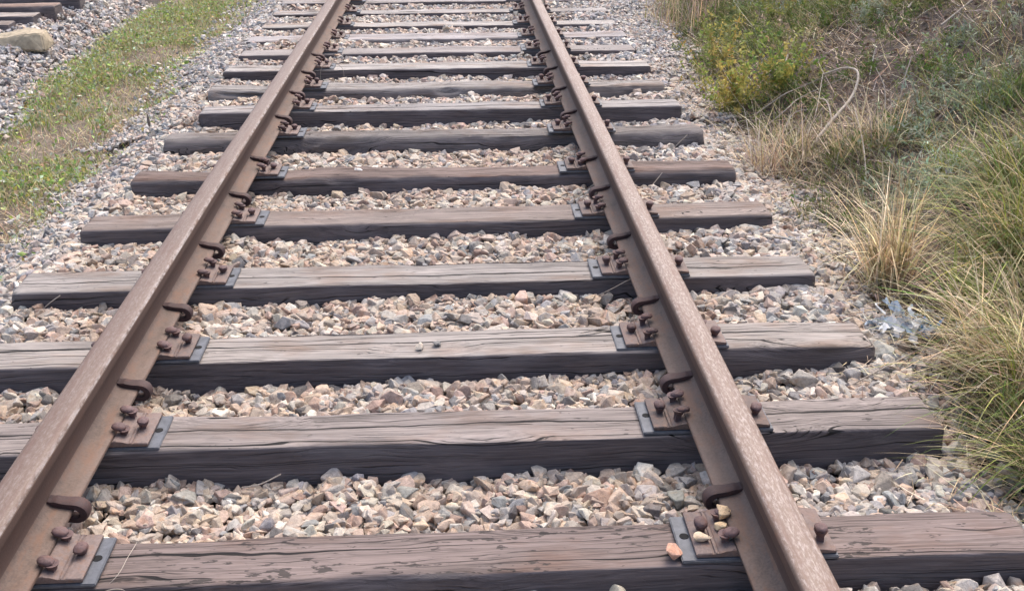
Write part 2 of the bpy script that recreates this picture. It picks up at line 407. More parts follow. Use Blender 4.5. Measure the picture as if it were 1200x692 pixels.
# ------------------------------------------------------------------ sleepers
# front-edge y, top width, left end, right end, rounding of the front arris, tint of the top, how much creosote is left on the side, label
SL = [
 (1.838, .162, -1.335, 1.405, .010, (0.178, 0.139, 0.128), .95, 'pitted brown-grey sleeper nearest the camera with pebbles lying on its right tie plate'),
 (2.364, .166, -1.345, 1.407, .006, (0.228, 0.195, 0.181), 1.0, 'beige-grey cracked sleeper whose right end runs into the green and yellow grass tussock'),
 (2.842, .178, -1.350, 1.401, .006, (0.279, 0.249, 0.229), 1.0, 'pale grey sleeper with two stone chips on top and crumpled wrapping by its right end'),
 (3.394, .186, -1.363, 1.392, .006, (0.258, 0.233, 0.217), 1.0, 'light grey sleeper with one long split and curving grain at its right end'),
 (4.004, .180, -1.320, 1.411, .010, (0.211, 0.173, 0.155), .95, 'light brown sleeper beyond the pale split one, its left end next to the gravel shoulder'),
 (4.612, .170, -1.290, 1.412, .030, (0.157, 0.116, 0.102), .85, 'dark brown round-edged sleeper between the light brown one and the thick rounded grey one'),
 (5.280, .190, -1.310, 1.410, .060, (0.174, 0.156, 0.147), .50, 'thick grey sleeper with deeply rounded edge and a dark knot on its front'),
 (5.818, .166, -1.245, 1.402, .012, (0.277, 0.255, 0.246), 1.0, 'pale topped square sleeper with black front just beyond the thick rounded one'),
 (6.330, .200, -1.302, 1.404, .040, (0.262, 0.240, 0.225), .35, 'sleeper with bare grey waney front edge, beside the yellowing shrub'),
 (6.871, .190, -1.312, 1.411, .006, (0.339, 0.311, 0.291), 1.0, 'bright topped sleeper with a sharp tall black front beyond the waney grey one'),
 (7.393, .210, -1.310, 1.395, .010, (0.278, 0.249, 0.237), .90, 'grey sleeper with a low dark brown front, gravel heaped along half its length'),
 (7.892, .230, -1.344, 1.417, .014, (0.320, 0.294, 0.291), .60, 'wide bluish grey sleeper sunk level with the gravel'),
 (8.440, .190, -1.332, 1.416, .010, (0.339, 0.311, 0.291), .90, 'whitish sleeper, third from the far edge of the picture'),
 (9.050, .180, -1.332, 1.431, .010, (0.305, 0.280, 0.266), .80, 'half buried pale sleeper, second from the far edge of the picture'),
 (9.640, .190, -1.347, 1.435, .010, (0.284, 0.259, 0.249), .90, 'farthest grey sleeper, cut by the top of the picture'),
]

def sleeper_mesh(L, w, rr, seed, nx=170, zd=-.165, amp=1.0):
    """a sawn or waney timber along x, front arris at y=0, top at z=0"""
    prof = []
    def arc(cx, cz, r, a0, a1, n, s0, s1):
        for k in range(n):
            a = a0+(a1-a0)*k/(n-1)
            prof.append((cx+r*math.cos(a), cz+r*math.sin(a), s0+(s1-s0)*k/(n-1)))
    b = .018
    for z in np.linspace(zd, -rr-.008, 9): prof.append((-b*(-z-rr)/(-zd), z, 1))
    arc(rr, -rr, rr, math.pi, math.pi/2, 7, .95, .15)
    for y in np.linspace(rr+.008, w-rr-.008, 12): prof.append((y, 0, 0))
    arc(w-rr, -rr, rr, math.pi/2, 0, 6, .15, .95)
    for z in np.linspace(-rr-.01, zd, 6): prof.append((w+b*(-z-rr)/(-zd), z, 1))
    prof = np.array(prof); m = len(prof)
    xs = np.concatenate([[-L/2, -L/2+.002, -L/2+.006], np.linspace(-L/2+.016, L/2-.016, nx), [L/2-.006, L/2-.002, L/2]])
    n = len(xs); V = np.zeros((n, m, 3)); r = np.random.default_rng(seed)
    V[:, :, 0] = xs[:, None]; V[:, :, 1] = prof[None, :, 0]; V[:, :, 2] = prof[None, :, 1]
    XX = np.repeat(xs[:, None], m, 1); u = np.cumsum(np.r_[0, np.hypot(*np.diff(prof[:, :2], axis=0).T)])[None, :]+0*XX
    nz = amp*(.0070*vnoise(XX, u, 2.3, seed)+.003*vnoise(XX*.35, u, 16, seed+1)+.0016*vnoise(XX*.5, u, 45, seed+2)+.0012*vnoise(XX, u*3, 20, seed+5))
    wob = amp*(.008*vnoise(XX, XX*0, 1.7, seed+7)+.003*vnoise(XX, XX*0, 5, seed+8))
    cy, cz = w/2, -.07
    dn = np.stack([np.where(prof[:, 2] > .5, np.where(prof[:, 0] < w/2, -1, 1), 0), np.where(prof[:, 2] > .5, 0, 1)], 1)
    V[:, :, 1] += dn[None, :, 0]*nz+wob; V[:, :, 2] += dn[None, :, 1]*nz*.7
    # splintered front arris: small bites
    bite = np.clip(vnoise(XX, u*0, 7, seed+9)-.25, 0, 1)*amp*.020
    edgew = np.exp(-((u-(-zd-rr*.4))/.018)**2)
    V[:, :, 1] += edgew*bite; V[:, :, 2] -= edgew*bite*.6
    # ends pull in a touch
    e = np.zeros(n); e[[0, -1]] = .010; e[[1, -2]] = .006; e[[2, -3]] = .003
    V[:, :, 1] += (cy-V[:, :, 1])/cy*e[:, None]; V[:, :, 2] += (cz-V[:, :, 2])/.07*e[:, None]
    V[0, :, 0] += .006*vnoise(V[0, :, 1]*1, V[0, :, 2], 30, seed+3); V[-1, :, 0] += .006*vnoise(V[-1, :, 1], V[-1, :, 2], 30, seed+4)
    id_ = np.arange(n*m).reshape(n, m)
    q = np.stack([id_[:-1, :-1], id_[:-1, 1:], id_[1:, 1:], id_[1:, :-1]], -1).reshape(-1, 4)
    q2 = np.stack([id_[:-1, -1], id_[:-1, 0], id_[1:, 0], id_[1:, -1]], -1)
    # end grain caps: rows linking front side to back side
    caps = []
    for row, fl in ((id_[0], False), (id_[-1], True)):
        h = m//2
        for k in range(h-1):
            f = [row[k], row[k+1], row[m-2-k], row[m-1-k]]
            if f[1] == f[2]: continue
            caps.append(f if fl else f[::-1])
    side = np.repeat(prof[None, :, 2], n, 0).copy(); side[[0, 1, -1, -2]] = .8
    me = np_mesh('sleeper_timber', V.reshape(-1, 3), [np.concatenate([q, q2, np.array(caps)])], None, True, {'side': side.ravel()})
    bm = bmesh.new(); bm.from_mesh(me); bmesh.ops.recalc_face_normals(bm, faces=bm.faces[:]); bm.to_mesh(me); bm.free()
    me.set_sharp_from_angle(angle=R(50))
    return me

# ---- fastenings
RC = .7965; RB = .027   # rail centre, rail base height
def box(bm, x0, x1, y0, y1, z0, z1, bev=0.0):
    r = bmesh.ops.create_cube(bm, size=1)
    for v in r['verts']:
        v.co = Vector(((x0+x1)/2+v.co.x*(x1-x0), (y0+y1)/2+v.co.y*(y1-y0), (z0+z1)/2+v.co.z*(z1-z0)))
    if bev:
        es = list({e for v in r['verts'] for e in v.link_edges})
        bmesh.ops.bevel(bm, geom=es, offset=bev, segments=2, affect='EDGES')

def extrude_profile(bm, prof, y0, y1):
    a = [bm.verts.new((x, y0, z)) for x, z in prof]; b = [bm.verts.new((x, y1, z)) for x, z in prof]
    n = len(prof)
    for k in range(n): bm.faces.new((a[k], a[(k+1) % n], b[(k+1) % n], b[k]))
    bm.faces.new(a[::-1]); bm.faces.new(b)

def plate_mesh():
    # local x: + points to the middle of the track, 0 at rail centre; y 0 at plate middle
    t0, t1 = .011, .0262
    pr = [(-.150, t0), (.152, t0), (.154, t0+.003), (.154, .0195), (.151, .0215), (.1195, .0225), (.1180, .0185), (.1145, .0185), (.1130, .0235), (.1095, .0235), (.1080, .0195), (.1055, .0195), (.1040, .0240), (.090, .0245), (.0765, .030), (.0685, .030), (.0665, t1),
          (-.0665, t1), (-.0685, .030), (-.0765, .030), (-.092, .0245), (-.146, .0205), (-.150, .018)]
    bm = bmesh.new(); extrude_profile(bm, pr, -.077, .077)
    es = [e for e in bm.edges if abs(e.verts[0].co.y-e.verts[1].co.y) < 1e-5]
    bmesh.ops.bevel(bm, geom=es, offset=.002, segments=1, affect='EDGES')
    return bm_mesh('tie_plate', bm, 35)

def pad_mesh():
    bm = bmesh.new(); box(bm, -.157, .182, -.082, .079, .001, .010, .002)
    # bolt hole near the inner end: a shallow ring and dark plug
    return bm_mesh('rubber_pad', bm, 35)

def hole_mesh():
    bm = bmesh.new(); bmesh.ops.create_cone(bm, cap_ends=True, segments=16, radius1=.0105, radius2=.0105, depth=.0014, matrix=Matrix.Translation((.162, .004, .0102)))
    return bm_mesh('hole', bm)

def spike_mesh(seed, hook=True):
    bm = bmesh.new(); r = random.Random(seed)
    # domed oval head
    res = bmesh.ops.create_uvsphere(bm, u_segments=16, v_segments=10, radius=1)
    for v in res['verts']:
        x, y, z = v.co
        z2 = z*.0085 if z > 0 else max(z, -.6)*.0075
        sx = .0185+.001*r.uniform(-1, 1); sy = .0155; x = max(-.93, min(.93, x)); y = max(-.9, min(.9, y))
        v.co = Vector((x*sx+(-.006 if hook else 0)+(-.003*(1+z) if hook else 0), y*sy, z2+.001*r.uniform(-1, 1)))
    bmesh.ops.create_cube(bm, size=1, matrix=Matrix.Translation((.004, 0, -.024)) @ Matrix.Diagonal((.0150, .0150, .044, 1)))
    # throat under the head
    bmesh.ops.create_cone(bm, cap_ends=True, segments=12, radius1=.0095, radius2=.016, depth=.012, matrix=Matrix.Translation((.003, 0, -.009)))
    return bm_mesh('spike', bm, 40)

ME_PLATE = plate_mesh(); ME_PAD = pad_mesh(); ME_HOLE = hole_mesh()
ME_SPIKE = [spike_mesh(s) for s in range(3)]; ME_SPIKE2 = [spike_mesh(9+s, False) for s in range(2)]
M_BLACK = mat_plain('dark_hole', (.012, .012, .013), .9)

def fasten(root, ox, yc, sgn, seed):
    """plate, pad and spikes of one rail seat; sgn -1 = rail on the +x side"""
    r = random.Random(seed)
    rz = 0 if sgn > 0 else math.pi
    def put(name, me, mat, x, y, z, rot, par, sc=None):
        o = link_mesh(name, me, mat, par); o.location = (x, y, z); o.rotation_euler = rot
        if sc: o.scale = sc
        return o
    jx, jy = r.uniform(-.006, .006), r.uniform(-.008, .008)
    pl = put('tie_plate', ME_PLATE, M_RUST, ox, yc+jy*.5, 0, (0, 0, 0 if sgn > 0 else math.pi), root)
    pad = put('rubber_pad', ME_PAD, M_PAD, ox+jx, yc+jy*.3, 0, (0, 0, 0), root, (1 if sgn > 0 else -1, 1, 1))
    put('bolt_hole', ME_HOLE, M_BLACK, 0, 0, 0, (0, 0, 0), pad)
    # in plate space (mirrored plates are turned half round)
    k = 1 if sgn > 0 else -1
    for (x, y, z, hook, rot) in ((.0835, .048, .0445, 1, 0), (.0835, -.040, .0445, 1, 0), (.128, .004, .038, 0, 1.57),
                                 (-.083, .012, .0445, 1, math.pi), (-.122, -.030, .040, 0, 1.2)):
        me = (ME_SPIKE[r.randrange(3)] if hook else ME_SPIKE2[r.randrange(2)])
        s = put('spike', me, M_SPIKE, x+r.uniform(-.003, .003), k*(y+r.uniform(-.008, .008)), z+r.uniform(.0, .010),
                (r.uniform(-.12, .12), r.uniform(-.14, .14), rot+r.uniform(-.25, .25)), pl)

def sleeper(y, w, xl, xr, rr, tint, creo, label, seed):
    L = xr-xl; cx = (xl+xr)/2
    root = empty('railway_sleeper', (cx, y, 0)); tag(root, label, 'sleeper', 'wooden sleepers under the rails')
    b = link_mesh('timber', sleeper_mesh(L, w, rr, seed, amp=1.9 if rr > .025 else 1.0), M_WOOD, root)
    b['tint'] = tint; b['split'] = {4: .092, 5: .11, 6: .088, 10: .07, 12: .10}.get(seed, 0.0); b['pitted'] = 1.0 if seed == 3 else .2 if seed in (9, 10) else 0.0; b['seed'] = float(seed*1.37); b['creosote'] = creo
    off = min(.083, w/2)+.004
    fasten(root, -RC-cx, off, 1, seed*2+1); fasten(root, RC-cx, off, -1, seed*2+2)
    return root
for i, s in enumerate(SL): sleeper(*s, seed=i+3)

# old sleepers of the neighbouring track
OLD = [(-3.47, 9.10, -.055, .05, (.19, .155, .135), .9, 6, 'dark stub-ended sleeper of the neighbouring track just behind the sandstone block'),
       (-3.36, 9.36, -.035, -.01, (.33, .29, .26), .8, 7, 'pale topped sleeper of the neighbouring track, second behind the sandstone block'),
       (-3.26, 9.62, .005, .02, (.24, .175, .145), .7, 8, 'brown sleeper of the neighbouring track with the tallest end face'),
       (-3.22, 10.15, .0, .06, (.16, .13, .12), .9, 9, 'dark sleeper of the neighbouring track, farthest behind the sandstone block')]
for x, y, z, rz, tint, creo, sd, lab in OLD:
    o = link_mesh('old_sleeper', sleeper_mesh(1.6, .2, .02, sd+40, 60), M_WOOD)
    o.location = (x-.8*math.cos(rz), y-.8*math.sin(rz), z); o.rotation_euler = (0, 0, rz); o['tint'] = tint; o['seed'] = sd*2.1; o['creosote'] = creo
    tag(o, lab, 'sleeper', 'sleepers of the neighbouring track')

# ------------------------------------------------------------------ rails
half = [(0, 0), (.066, 0), (.0665, .003), (.066, .0075), (.063, .0105), (.045, .0135), (.030, .0165), (.020, .0205), (.013, .027), (.0095, .036), (.008, .048), (.0075, .064), (.008, .080), (.010, .094),
        (.015, .103), (.024, .109), (.0335, .1125), (.0352, .115), (.0356, .121), (.0360, .137), (.0352, .1425), (.0328, .1465), (.0285, .1492), (.021, .1508), (.011, .1518), (0, .152)]
def rail_mesh(seed, y0=-1.2, y1=13.5):
    pr = half+[(-x, z) for x, z in half[-2:0:-1]]; m = len(pr)
    ys = np.arange(y0, y1+.001, .05); n = len(ys)
    V = np.zeros((n, m, 3)); P = np.array(pr)
    V[:, :, 0] = P[None, :, 0]+.0018*vnoise(ys, ys*0, .9, seed)[:, None]; V[:, :, 1] = ys[:, None]; V[:, :, 2] = P[None, :, 1]
    j = .0004*vnoise(np.repeat(ys[:, None], m, 1)*8, np.repeat(np.arange(m)[None], n, 0)*1.0, 1.0, seed+1)
    V[:, :, 0] += j; V[:, :, 2] += j
    id_ = np.arange(n*m).reshape(n, m); idn = np.roll(id_, -1, 1)
    q = np.stack([id_[:-1], id_[1:], idn[1:], idn[:-1]], -1).reshape(-1, 4)
    me = np_mesh('rail', V.reshape(-1, 3), [q], None, True)
    bm = bmesh.new(); bm.from_mesh(me); bm.faces.new([bm.verts[i] for i in range(m)]) if False else None
    bm.verts.ensure_lookup_table()
    bm.faces.new([bm.verts[i] for i in range(m)]); bm.faces.new([bm.verts[(n-1)*m+i] for i in range(m)])
    bmesh.ops.recalc_face_normals(bm, faces=bm.faces[:]); bm.to_mesh(me); bm.free()
    for p in me.polygons: p.use_smooth = True
    me.set_sharp_from_angle(angle=R(38)); return me

def anchor_mesh():
    """spring rail anchor: bar over the foot that curls round its edge and back underneath (edge on +x)"""
    ctr = [(-.002+.014, .030), (.026, .0260), (.042, .0215), (.056, .0190), (.068, .0175), (.079, .0135), (.0865, .0055), (.0885, -.0045), (.0850, -.0145), (.076, -.0205), (.064, -.0215), (.05, -.0200), (-.02, -.019), (-.068, -.010), (-.080, .004)]
    pts = smooth_path([(x, 0, z) for x, z in ctr], 3)
    bm = bmesh.new(); rings = []; n = len(pts)
    for i, p in enumerate(pts):
        d = pts[min(i+1, n-1)]-pts[max(i-1, 0)]; d /= np.linalg.norm(d)
        nn = np.array([-d[2], 0, d[0]])
        f = i/(n-1); th = .0075+.0035*math.exp(-((f-.46)/.15)**2); wy = .0135+.0045*math.exp(-((f-.36)/.25)**2)
        if f < .06: th *= .6
        q = []
        for a, b in ((-1, -.6), (-.7, -1), (.7, -1), (1, -.6), (1, .6), (.7, 1), (-.7, 1), (-1, .6)):
            c = p+nn*th*a; q.append(bm.verts.new((c[0], b*wy, c[2])))
        rings.append(q)
    for a, b in zip(rings, rings[1:]):
        for k in range(8): bm.faces.new((a[k], a[(k+1) % 8], b[(k+1) % 8], b[k]))
    bm.faces.new(rings[0]); bm.faces.new(rings[-1][::-1])
    return bm_mesh('rail_anchor', bm, 45)
ME_ANCHOR = anchor_mesh()
AN_L = [2.085, 2.640, 3.150, 3.690, 4.265, 4.775, 5.530, 6.070, 6.605, 7.135]
AN_R = [2.045, 2.592, 3.110, 3.690, 4.255, 4.680, 5.530, 6.070, 6.620, 7.130]
for sx, lab, ans, sd in ((-1, 'left one of the two rusty rails, its worn inner edge painted with a whitish glint', AN_L, 1),
                         (1, 'right one of the two rusty rails, speckled brown running surface, nearest the grassy bank', AN_R, 2)):
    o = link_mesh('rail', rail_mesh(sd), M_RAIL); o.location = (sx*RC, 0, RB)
    o['wear'] = .5 if sx < 0 else .9; tag(o, lab, 'rail', 'rails of the track')
    for y in ans:
        a = link_mesh('rail_anchor', ME_ANCHOR, M_ANCHOR, o)
        a.location = (0, y, 0); a.rotation_euler = (0, 0, 0 if sx < 0 else math.pi); a.rotation_euler.z += rng.uniform(-.06, .06)

# ------------------------------------------------------------------ ballast
def stone_proto(seed, detail):
    r = np.random.default_rng(seed)
    bm = bmesh.new()
    dims = np.array([1, r.uniform(.68, .95), r.uniform(.52, .82)])
    k = r.integers(11, 17) if detail else 9
    p = r.normal(size=(k, 3)); p /= np.abs(p).max(1, keepdims=True)**.55*np.linalg.norm(p, axis=1, keepdims=True)**.45
    p *= r.uniform(.78, 1.0, (k, 1)); p *= dims
    for q in p: bm.verts.new(q)
    h = bmesh.ops.convex_hull(bm, input=bm.verts[:])
    bmesh.ops.delete(bm, geom=[g for g in h['geom_interior'] if isinstance(g, bmesh.types.BMVert)], context='VERTS')
    if detail:
        bmesh.ops.dissolve_limit(bm, angle_limit=R(9), verts=bm.verts[:], edges=bm.edges[:])
        bmesh.ops.bevel(bm, geom=bm.edges[:], offset=.075, segments=1, affect='EDGES', clamp_overlap=True)
    bmesh.ops.triangulate(bm, faces=bm.faces[:])
    bmesh.ops.recalc_face_normals(bm, faces=bm.faces[:])
    bm.verts.index_update()
    V = np.array([v.co[:] for v in bm.verts]); F = np.array([[v.index for v in f.verts] for f in bm.faces]); bm.free()
    V = V/np.abs(V).max()
    return V, F
PROTO_HI = [stone_proto(100+s, True) for s in range(28)]
PROTO_LO = [stone_proto(200+s, False) for s in range(20)]

PAL = np.array([[.47, .37, .295], [.46, .345, .295], [.53, .47, .405], [.40, .335, .29], [.36, .345, .335], [.29, .29, .305], [.62, .58, .53], [.33, .235, .195], [.18, .17, .17], [.44, .40, .365]])
PAL = PAL.mean(1, keepdims=True)+(PAL-PAL.mean(1, keepdims=True))*.86
W_TAN = np.array([.25, .13, .13, .17, .09, .06, .04, .07, .03, .12]); W_GREY = np.array([.07, .07, .13, .09, .22, .19, .10, .03, .06, .14])

DOME = {}
for k_ in range(1, 9):
    a_, b_ = np.meshgrid(np.linspace(-1, 1, 2*k_+1), np.linspace(-1, 1, 2*k_+1)); DOME[k_] = .75*np.sqrt(np.clip(1.15-a_**2-b_**2, 0, 1))
def scatter_stones(name, pts, size, greyness, hm0, res, x0, y0, far_y, flat=0):
    """drop stones one after another on a height map"""
    H = hm0.copy(); ny, nx = H.shape; N = len(pts)
    order = rng.permutation(N); zs = np.zeros(N)
    for i in order:
        x, y = pts[i]; r = size[i]; c = int((x-x0)/res); rr = int((y-y0)/res); k = max(1, int(r*.8/res))
        if c-k < 0 or rr-k < 0 or c+k+1 > nx or rr+k+1 > ny: zs[i] = H[min(max(rr, 0), ny-1), min(max(c, 0), nx-1)]; continue
        w = H[rr-k:rr+k+1, c-k:c+k+1]; z = .8*w.mean()+.2*w.max(); zs[i] = z
        np.maximum(w, z+r*DOME[k], out=w)
    lv = (gravel_level(pts[:, 0], pts[:, 1]) if flat else zs.mean())-.016
    if flat: zs = lv+np.clip((zs-np.median(zs-lv)-lv)*flat, -.022, .012)+size*.12
    else: zs += size*.3
    yaw = rng.uniform(0, 2*math.pi, N); tl = rng.normal(0, .38, N); tl2 = rng.normal(0, .38, N)
    cy, sy = np.cos(yaw), np.sin(yaw); ca, sa = np.cos(tl), np.sin(tl); cb, sb = np.cos(tl2), np.sin(tl2)
    O = np.zeros(N); I = np.ones(N)
    Rz = np.stack([cy, -sy, O, sy, cy, O, O, O, I], 1).reshape(N, 3, 3); Rx = np.stack([I, O, O, O, ca, -sa, O, sa, ca], 1).reshape(N, 3, 3)
    Ry = np.stack([cb, O, sb, O, I, O, -sb, O, cb], 1).reshape(N, 3, 3)
    A = Rz@Rx@Ry
    pw = W_TAN[None]*(1-greyness[:, None])+W_GREY[None]*greyness[:, None]; cum = np.cumsum(pw/pw.sum(1, keepdims=True), 1)
    ci = (rng.random(N)[:, None] > cum).sum(1).clip(0, 9)
    col = PAL[ci]*rng.uniform(.74, 1.12, (N, 1))*(1+.16*sstep(4, 8, pts[:, 1]))[:, None]*rng.normal(1, .015, (N, 3))*(1-np.array([0, .035, .10])*(1-.7*greyness[:, None]))  # far stones paler in colour, imitating a washed-out veil of glare
    hi = pts[:, 1] < far_y
    VV = []; FF = []; CC = []; n = 0
    for protos, sel in ((PROTO_HI, hi), (PROTO_LO, ~hi)):
        pid = rng.integers(0, len(protos), N)
        for k, (pv, pf) in enumerate(protos):
            s = np.where(sel & (pid == k))[0]
            if not len(s): continue
            v = np.einsum('nij,mj->nmi', A[s], pv)*size[s][:, None, None]
            v[:, :, 0] += pts[s, 0][:, None]; v[:, :, 1] += pts[s, 1][:, None]; v[:, :, 2] += zs[s][:, None]
            VV.append(v.reshape(-1, 3)); FF.append((pf[None]+(n+np.arange(len(s))*len(pv))[:, None, None]).reshape(-1, 3)); n += len(s)*len(pv)
            CC.append(np.repeat(col[s], len(pv), 0))
    o = link_mesh(name, np_mesh(name, np.concatenate(VV), [np.concatenate(FF)], np.concatenate(CC)), M_STONE)
    return H, o

RES = .008; GX0, GX1, GY0, GY1 = -2.5, 2.3, .9, 11.2
hx = np.arange(GX0, GX1, RES); hy = np.arange(GY0, GY1, RES); HX, HY = np.meshgrid(hx, hy)
H0 = ground(HX, HY)
def jgrid(x0, x1, y0, y1, dens):
    n = int((x1-x0)*(y1-y0)*dens); return np.stack([rng.uniform(x0, x1, n), rng.uniform(y0, y1, n)], 1)
def not_on_sleeper(p, margin=0.0):
    ok = np.ones(len(p), bool)
    for (y, w, xl, xr, *_r) in SL:
        ok &= ~((p[:, 0] > xl+margin) & (p[:, 0] < xr-margin) & (p[:, 1] > y-.004+margin) & (p[:, 1] < y+w+.008-margin))
    return ok
P = np.concatenate([jgrid(-2.4, 2.2, 1.0, 11.1, 3000), jgrid(-2.4, 2.2, 1.0, 6, 1900), jgrid(1.3, 2.2, 1.0, 9, 1800), jgrid(-2.4, -1.3, 1.0, 9, 1600)])
P = P[not_on_sleeper(P, -.006)]
keepL = 1-sstep(-.20, .28, (edge_left(P[:, 1])-P[:, 0])+.12*vnoise(P[:, 0], P[:, 1], 5, 21))
keepR = 1-sstep(-.08, .16, (P[:, 0]-edge_right(P[:, 1]))+.10*vnoise(P[:, 0], P[:, 1], 5, 22))
P = P[rng.random(len(P)) < keepL*keepR]
size = rng.gamma(8, .0180/8, len(P)).clip(.007, .037)
sh = sstep(1.35, 1.7, np.abs(P[:, 0])); size *= 1-.34*sh
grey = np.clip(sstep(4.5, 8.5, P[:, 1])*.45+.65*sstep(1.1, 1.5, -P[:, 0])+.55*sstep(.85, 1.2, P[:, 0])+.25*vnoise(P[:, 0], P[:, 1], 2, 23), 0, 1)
HM, o = scatter_stones('ballast_gravel', P, size, grey, H0, RES, GX0, GY0, 6.3, .5)
tag(o, kind='stuff')
# neighbouring track's ballast
P = jgrid(-4.5, -2.5, 3.0, 11.4, 2000)
eL = -2.74+.10*vnoise(P[:, 0]*0, P[:, 1], 1.3, 31)-.05*(P[:, 1]-8.5)
P = P[rng.random(len(P)) < 1-sstep(-.10, .22, P[:, 0]-eL+.10*vnoise(P[:, 0], P[:, 1], 5, 32))]
size = rng.gamma(14, .0215/14, len(P)).clip(.010, .040)
hx2 = np.arange(-4.6, -2.3, .012); hy2 = np.arange(2.9, 11.5, .012); A_, B_ = np.meshgrid(hx2, hy2)
HM2, o = scatter_stones('neighbouring_ballast_gravel', P, size, np.ones(len(P))*1.0, ground(A_, B_), .012, -4.6, 2.9, 0)
tag(o, kind='stuff')

# ------------------------------------------------------------------ loose stones on timber and plates
def loose_stone(x, y, z, r, col, label, sd, flat=.75, group=None, name='loose_stone'):
    V, F = PROTO_HI[sd % len(PROTO_HI)]
    V = V*np.array([.95, 1.1, flat*1.2])*r*.82
    a = sd*1.7; c, s = math.cos(a), math.sin(a); V = V@np.array([[c, s, 0], [-s, c, 0], [0, 0, 1]])
    V = V-np.array([0, 0, V[:, 2].min()])
    o = link_mesh(name, np_mesh(name, V, [F], np.tile(col, (len(V), 1))), M_STONE); o.location = (x, y, z)
    tag(o, label, 'stone', group); return o
ls = loose_stone
ls(.027, 2.905, .002, .026, (.55, .47, .38), 'cream stone chip on the pale grey sleeper, bigger of the two lying there', 3, .6)
ls(.078, 2.925, .002, .020, (.20, .19, .18), 'dark flake of stone beside the cream chip on the pale grey sleeper', 5, .4)
ls(.597, 1.870, .002, .024, (.52, .31, .23), 'orange pink stone on the nearest sleeper, in front of the right tie plate', 8, .8)
ls(.722, 1.965, .029, .024, (.56, .41, .26), 'tan stone wedged between the spikes of the nearest right tie plate, rearmost', 9, .8)
ls(.712, 1.930, .027, .019, (.58, .44, .28), 'sandy stone between the spikes of the nearest right tie plate, in the middle', 11, .7)
ls(.716, 1.892, .027, .021, (.19, .20, .18), 'dark greenish stone between the spikes of the nearest right tie plate', 13, .7)
ls(.662, 1.893, .0245, .024, (.60, .48, .35), 'long cream stone chip at the inner part of the nearest right tie plate', 15, .5)
ls(-.295, 4.700, .002, .022, (.66, .63, .58), 'white stone chip lying on the dark brown round-edged sleeper', 17, .6)

# the big block at the neighbouring track
def block():
    """a rough quarried lump: flat sloping top, broken slanting sides"""
    bm = bmesh.new()
    for p in ((-.26, -.10, .0), (.25, -.12, .03), (.27, .10, .02), (-.24, .13, .0), (-.25, -.05, .04), (-.17, -.05, .105), (.13, -.09, .155), (.22, -.06, .15), (.235, .08, .14), (.10, .12, .15), (-.14, .10, .11), (-.23, .06, .05), (.26, -.02, .06), (0, -.135, .05), (-.12, -.125, .03)):
        bm.verts.new(p)
    bmesh.ops.convex_hull(bm, input=bm.verts[:])
    bmesh.ops.bevel(bm, geom=bm.edges[:], offset=.008, segments=2, affect='EDGES', clamp_overlap=True)
    bmesh.ops.triangulate(bm, faces=bm.faces[:])
    for k in range(4): bmesh.ops.subdivide_edges(bm, edges=[e for e in bm.edges if e.calc_length() > .022], cuts=1); bmesh.ops.triangulate(bm, faces=bm.faces[:])
    for v in bm.verts:
        x, y, z = v.co
        for sc, am in ((9, .005), (24, .004), (55, .002)):
            v.co += Vector((float(vnoise(y, z+x*.6, sc, 3)), float(vnoise(z, x+y*.5, sc, 4)), float(vnoise(x, y+z*.7, sc, 5))))*am
    return bm_mesh('sandstone_block', bm, 40)
o = link_mesh('stone_block', block(), M_ROCK); o.location = (-3.13, 8.55, G(-3.13, 8.55)+.01); o.rotation_euler = (.12, .02, .04); o.location.x -= .09
tag(o, 'large beige sandstone block lying on grey gravel by the neighbouring track', 'stone block')

# ------------------------------------------------------------------ colours of living things
GRN = np.array([.075, .115, .030]); YGR = np.array([.155, .175, .045]); STRAW = np.array([.36, .285, .175]); PALE = np.array([.50, .43, .31])
BRN = np.array([.155, .105, .07]); SAGE = np.array([.165, .190, .140]); OLIVE = np.array([.130, .135, .058]); YEL = np.array([.29, .235, .070]); GREY = np.array([.25, .215, .185])
def pick(n, cols, w, var=.22):
    w = np.array(w, float)/sum(w); c = np.array(cols)[rng.choice(len(cols), n, p=w)]
    return 1.58*c*np.exp(rng.normal(0, var, (n, 1)))*np.exp(rng.normal(0, .06, (n, 3)))
def onground(x, y, dz=0): return np.stack([x, y, ground(x, y)+dz], 1)

# ---- left strip: short grass and little broad leaves
def strip_points(n, y0=3.0, y1=11.4):
    x = rng.uniform(-3.1, -1.45, n); y = rng.uniform(y0, y1, n)
    d = edge_left(y)-x
    eL = -2.74+.10*vnoise(x*0, y, 1.3, 31)-.05*(y-8.5)
    p = sstep(-.22, .2, d+.16*vnoise(x, y, 5, 21))*sstep(-.12, .15, x-eL+.10*vnoise(x, y, 5, 32))
    return x, y, p
def patch(x, y, s=1.6, seed=41): return .5+.5*np.clip(1.3*vnoise(x, y, s, seed)+.5*vnoise(x, y, s*3, seed+1), -1, 1)
parts = []
x, y, p = strip_points(56000); g = patch(x, y)
k = rng.random(len(x)) < p*(.10+.90*sstep(.20, .62, g)); x, y, g = x[k], y[k], g[k]; n = len(x)
c = pick(n, [GRN*1.6, YGR*1.15, OLIVE*1.7, STRAW*.9, SAGE*1.35], [.20, .22, .18, .22, .18], .3)
parts.append(blades(onground(x, y), rng.uniform(0, 6.3, n), rng.gamma(6, .0115, n), .0045, rng.uniform(.1, .8, n), rng.uniform(.1, .9, n), c, 3))
x, y, p = strip_points(46000); g = patch(x, y, 1.6, 41)
k = rng.random(len(x)) < p*(.06+.80*sstep(.26, .74, g+.25*vnoise(x, y, 9, 47))); x, y = x[k], y[k]; n = len(x)
D = rng.normal(size=(n, 3)); D[:, 2] = np.abs(D[:, 2])*.4+.1
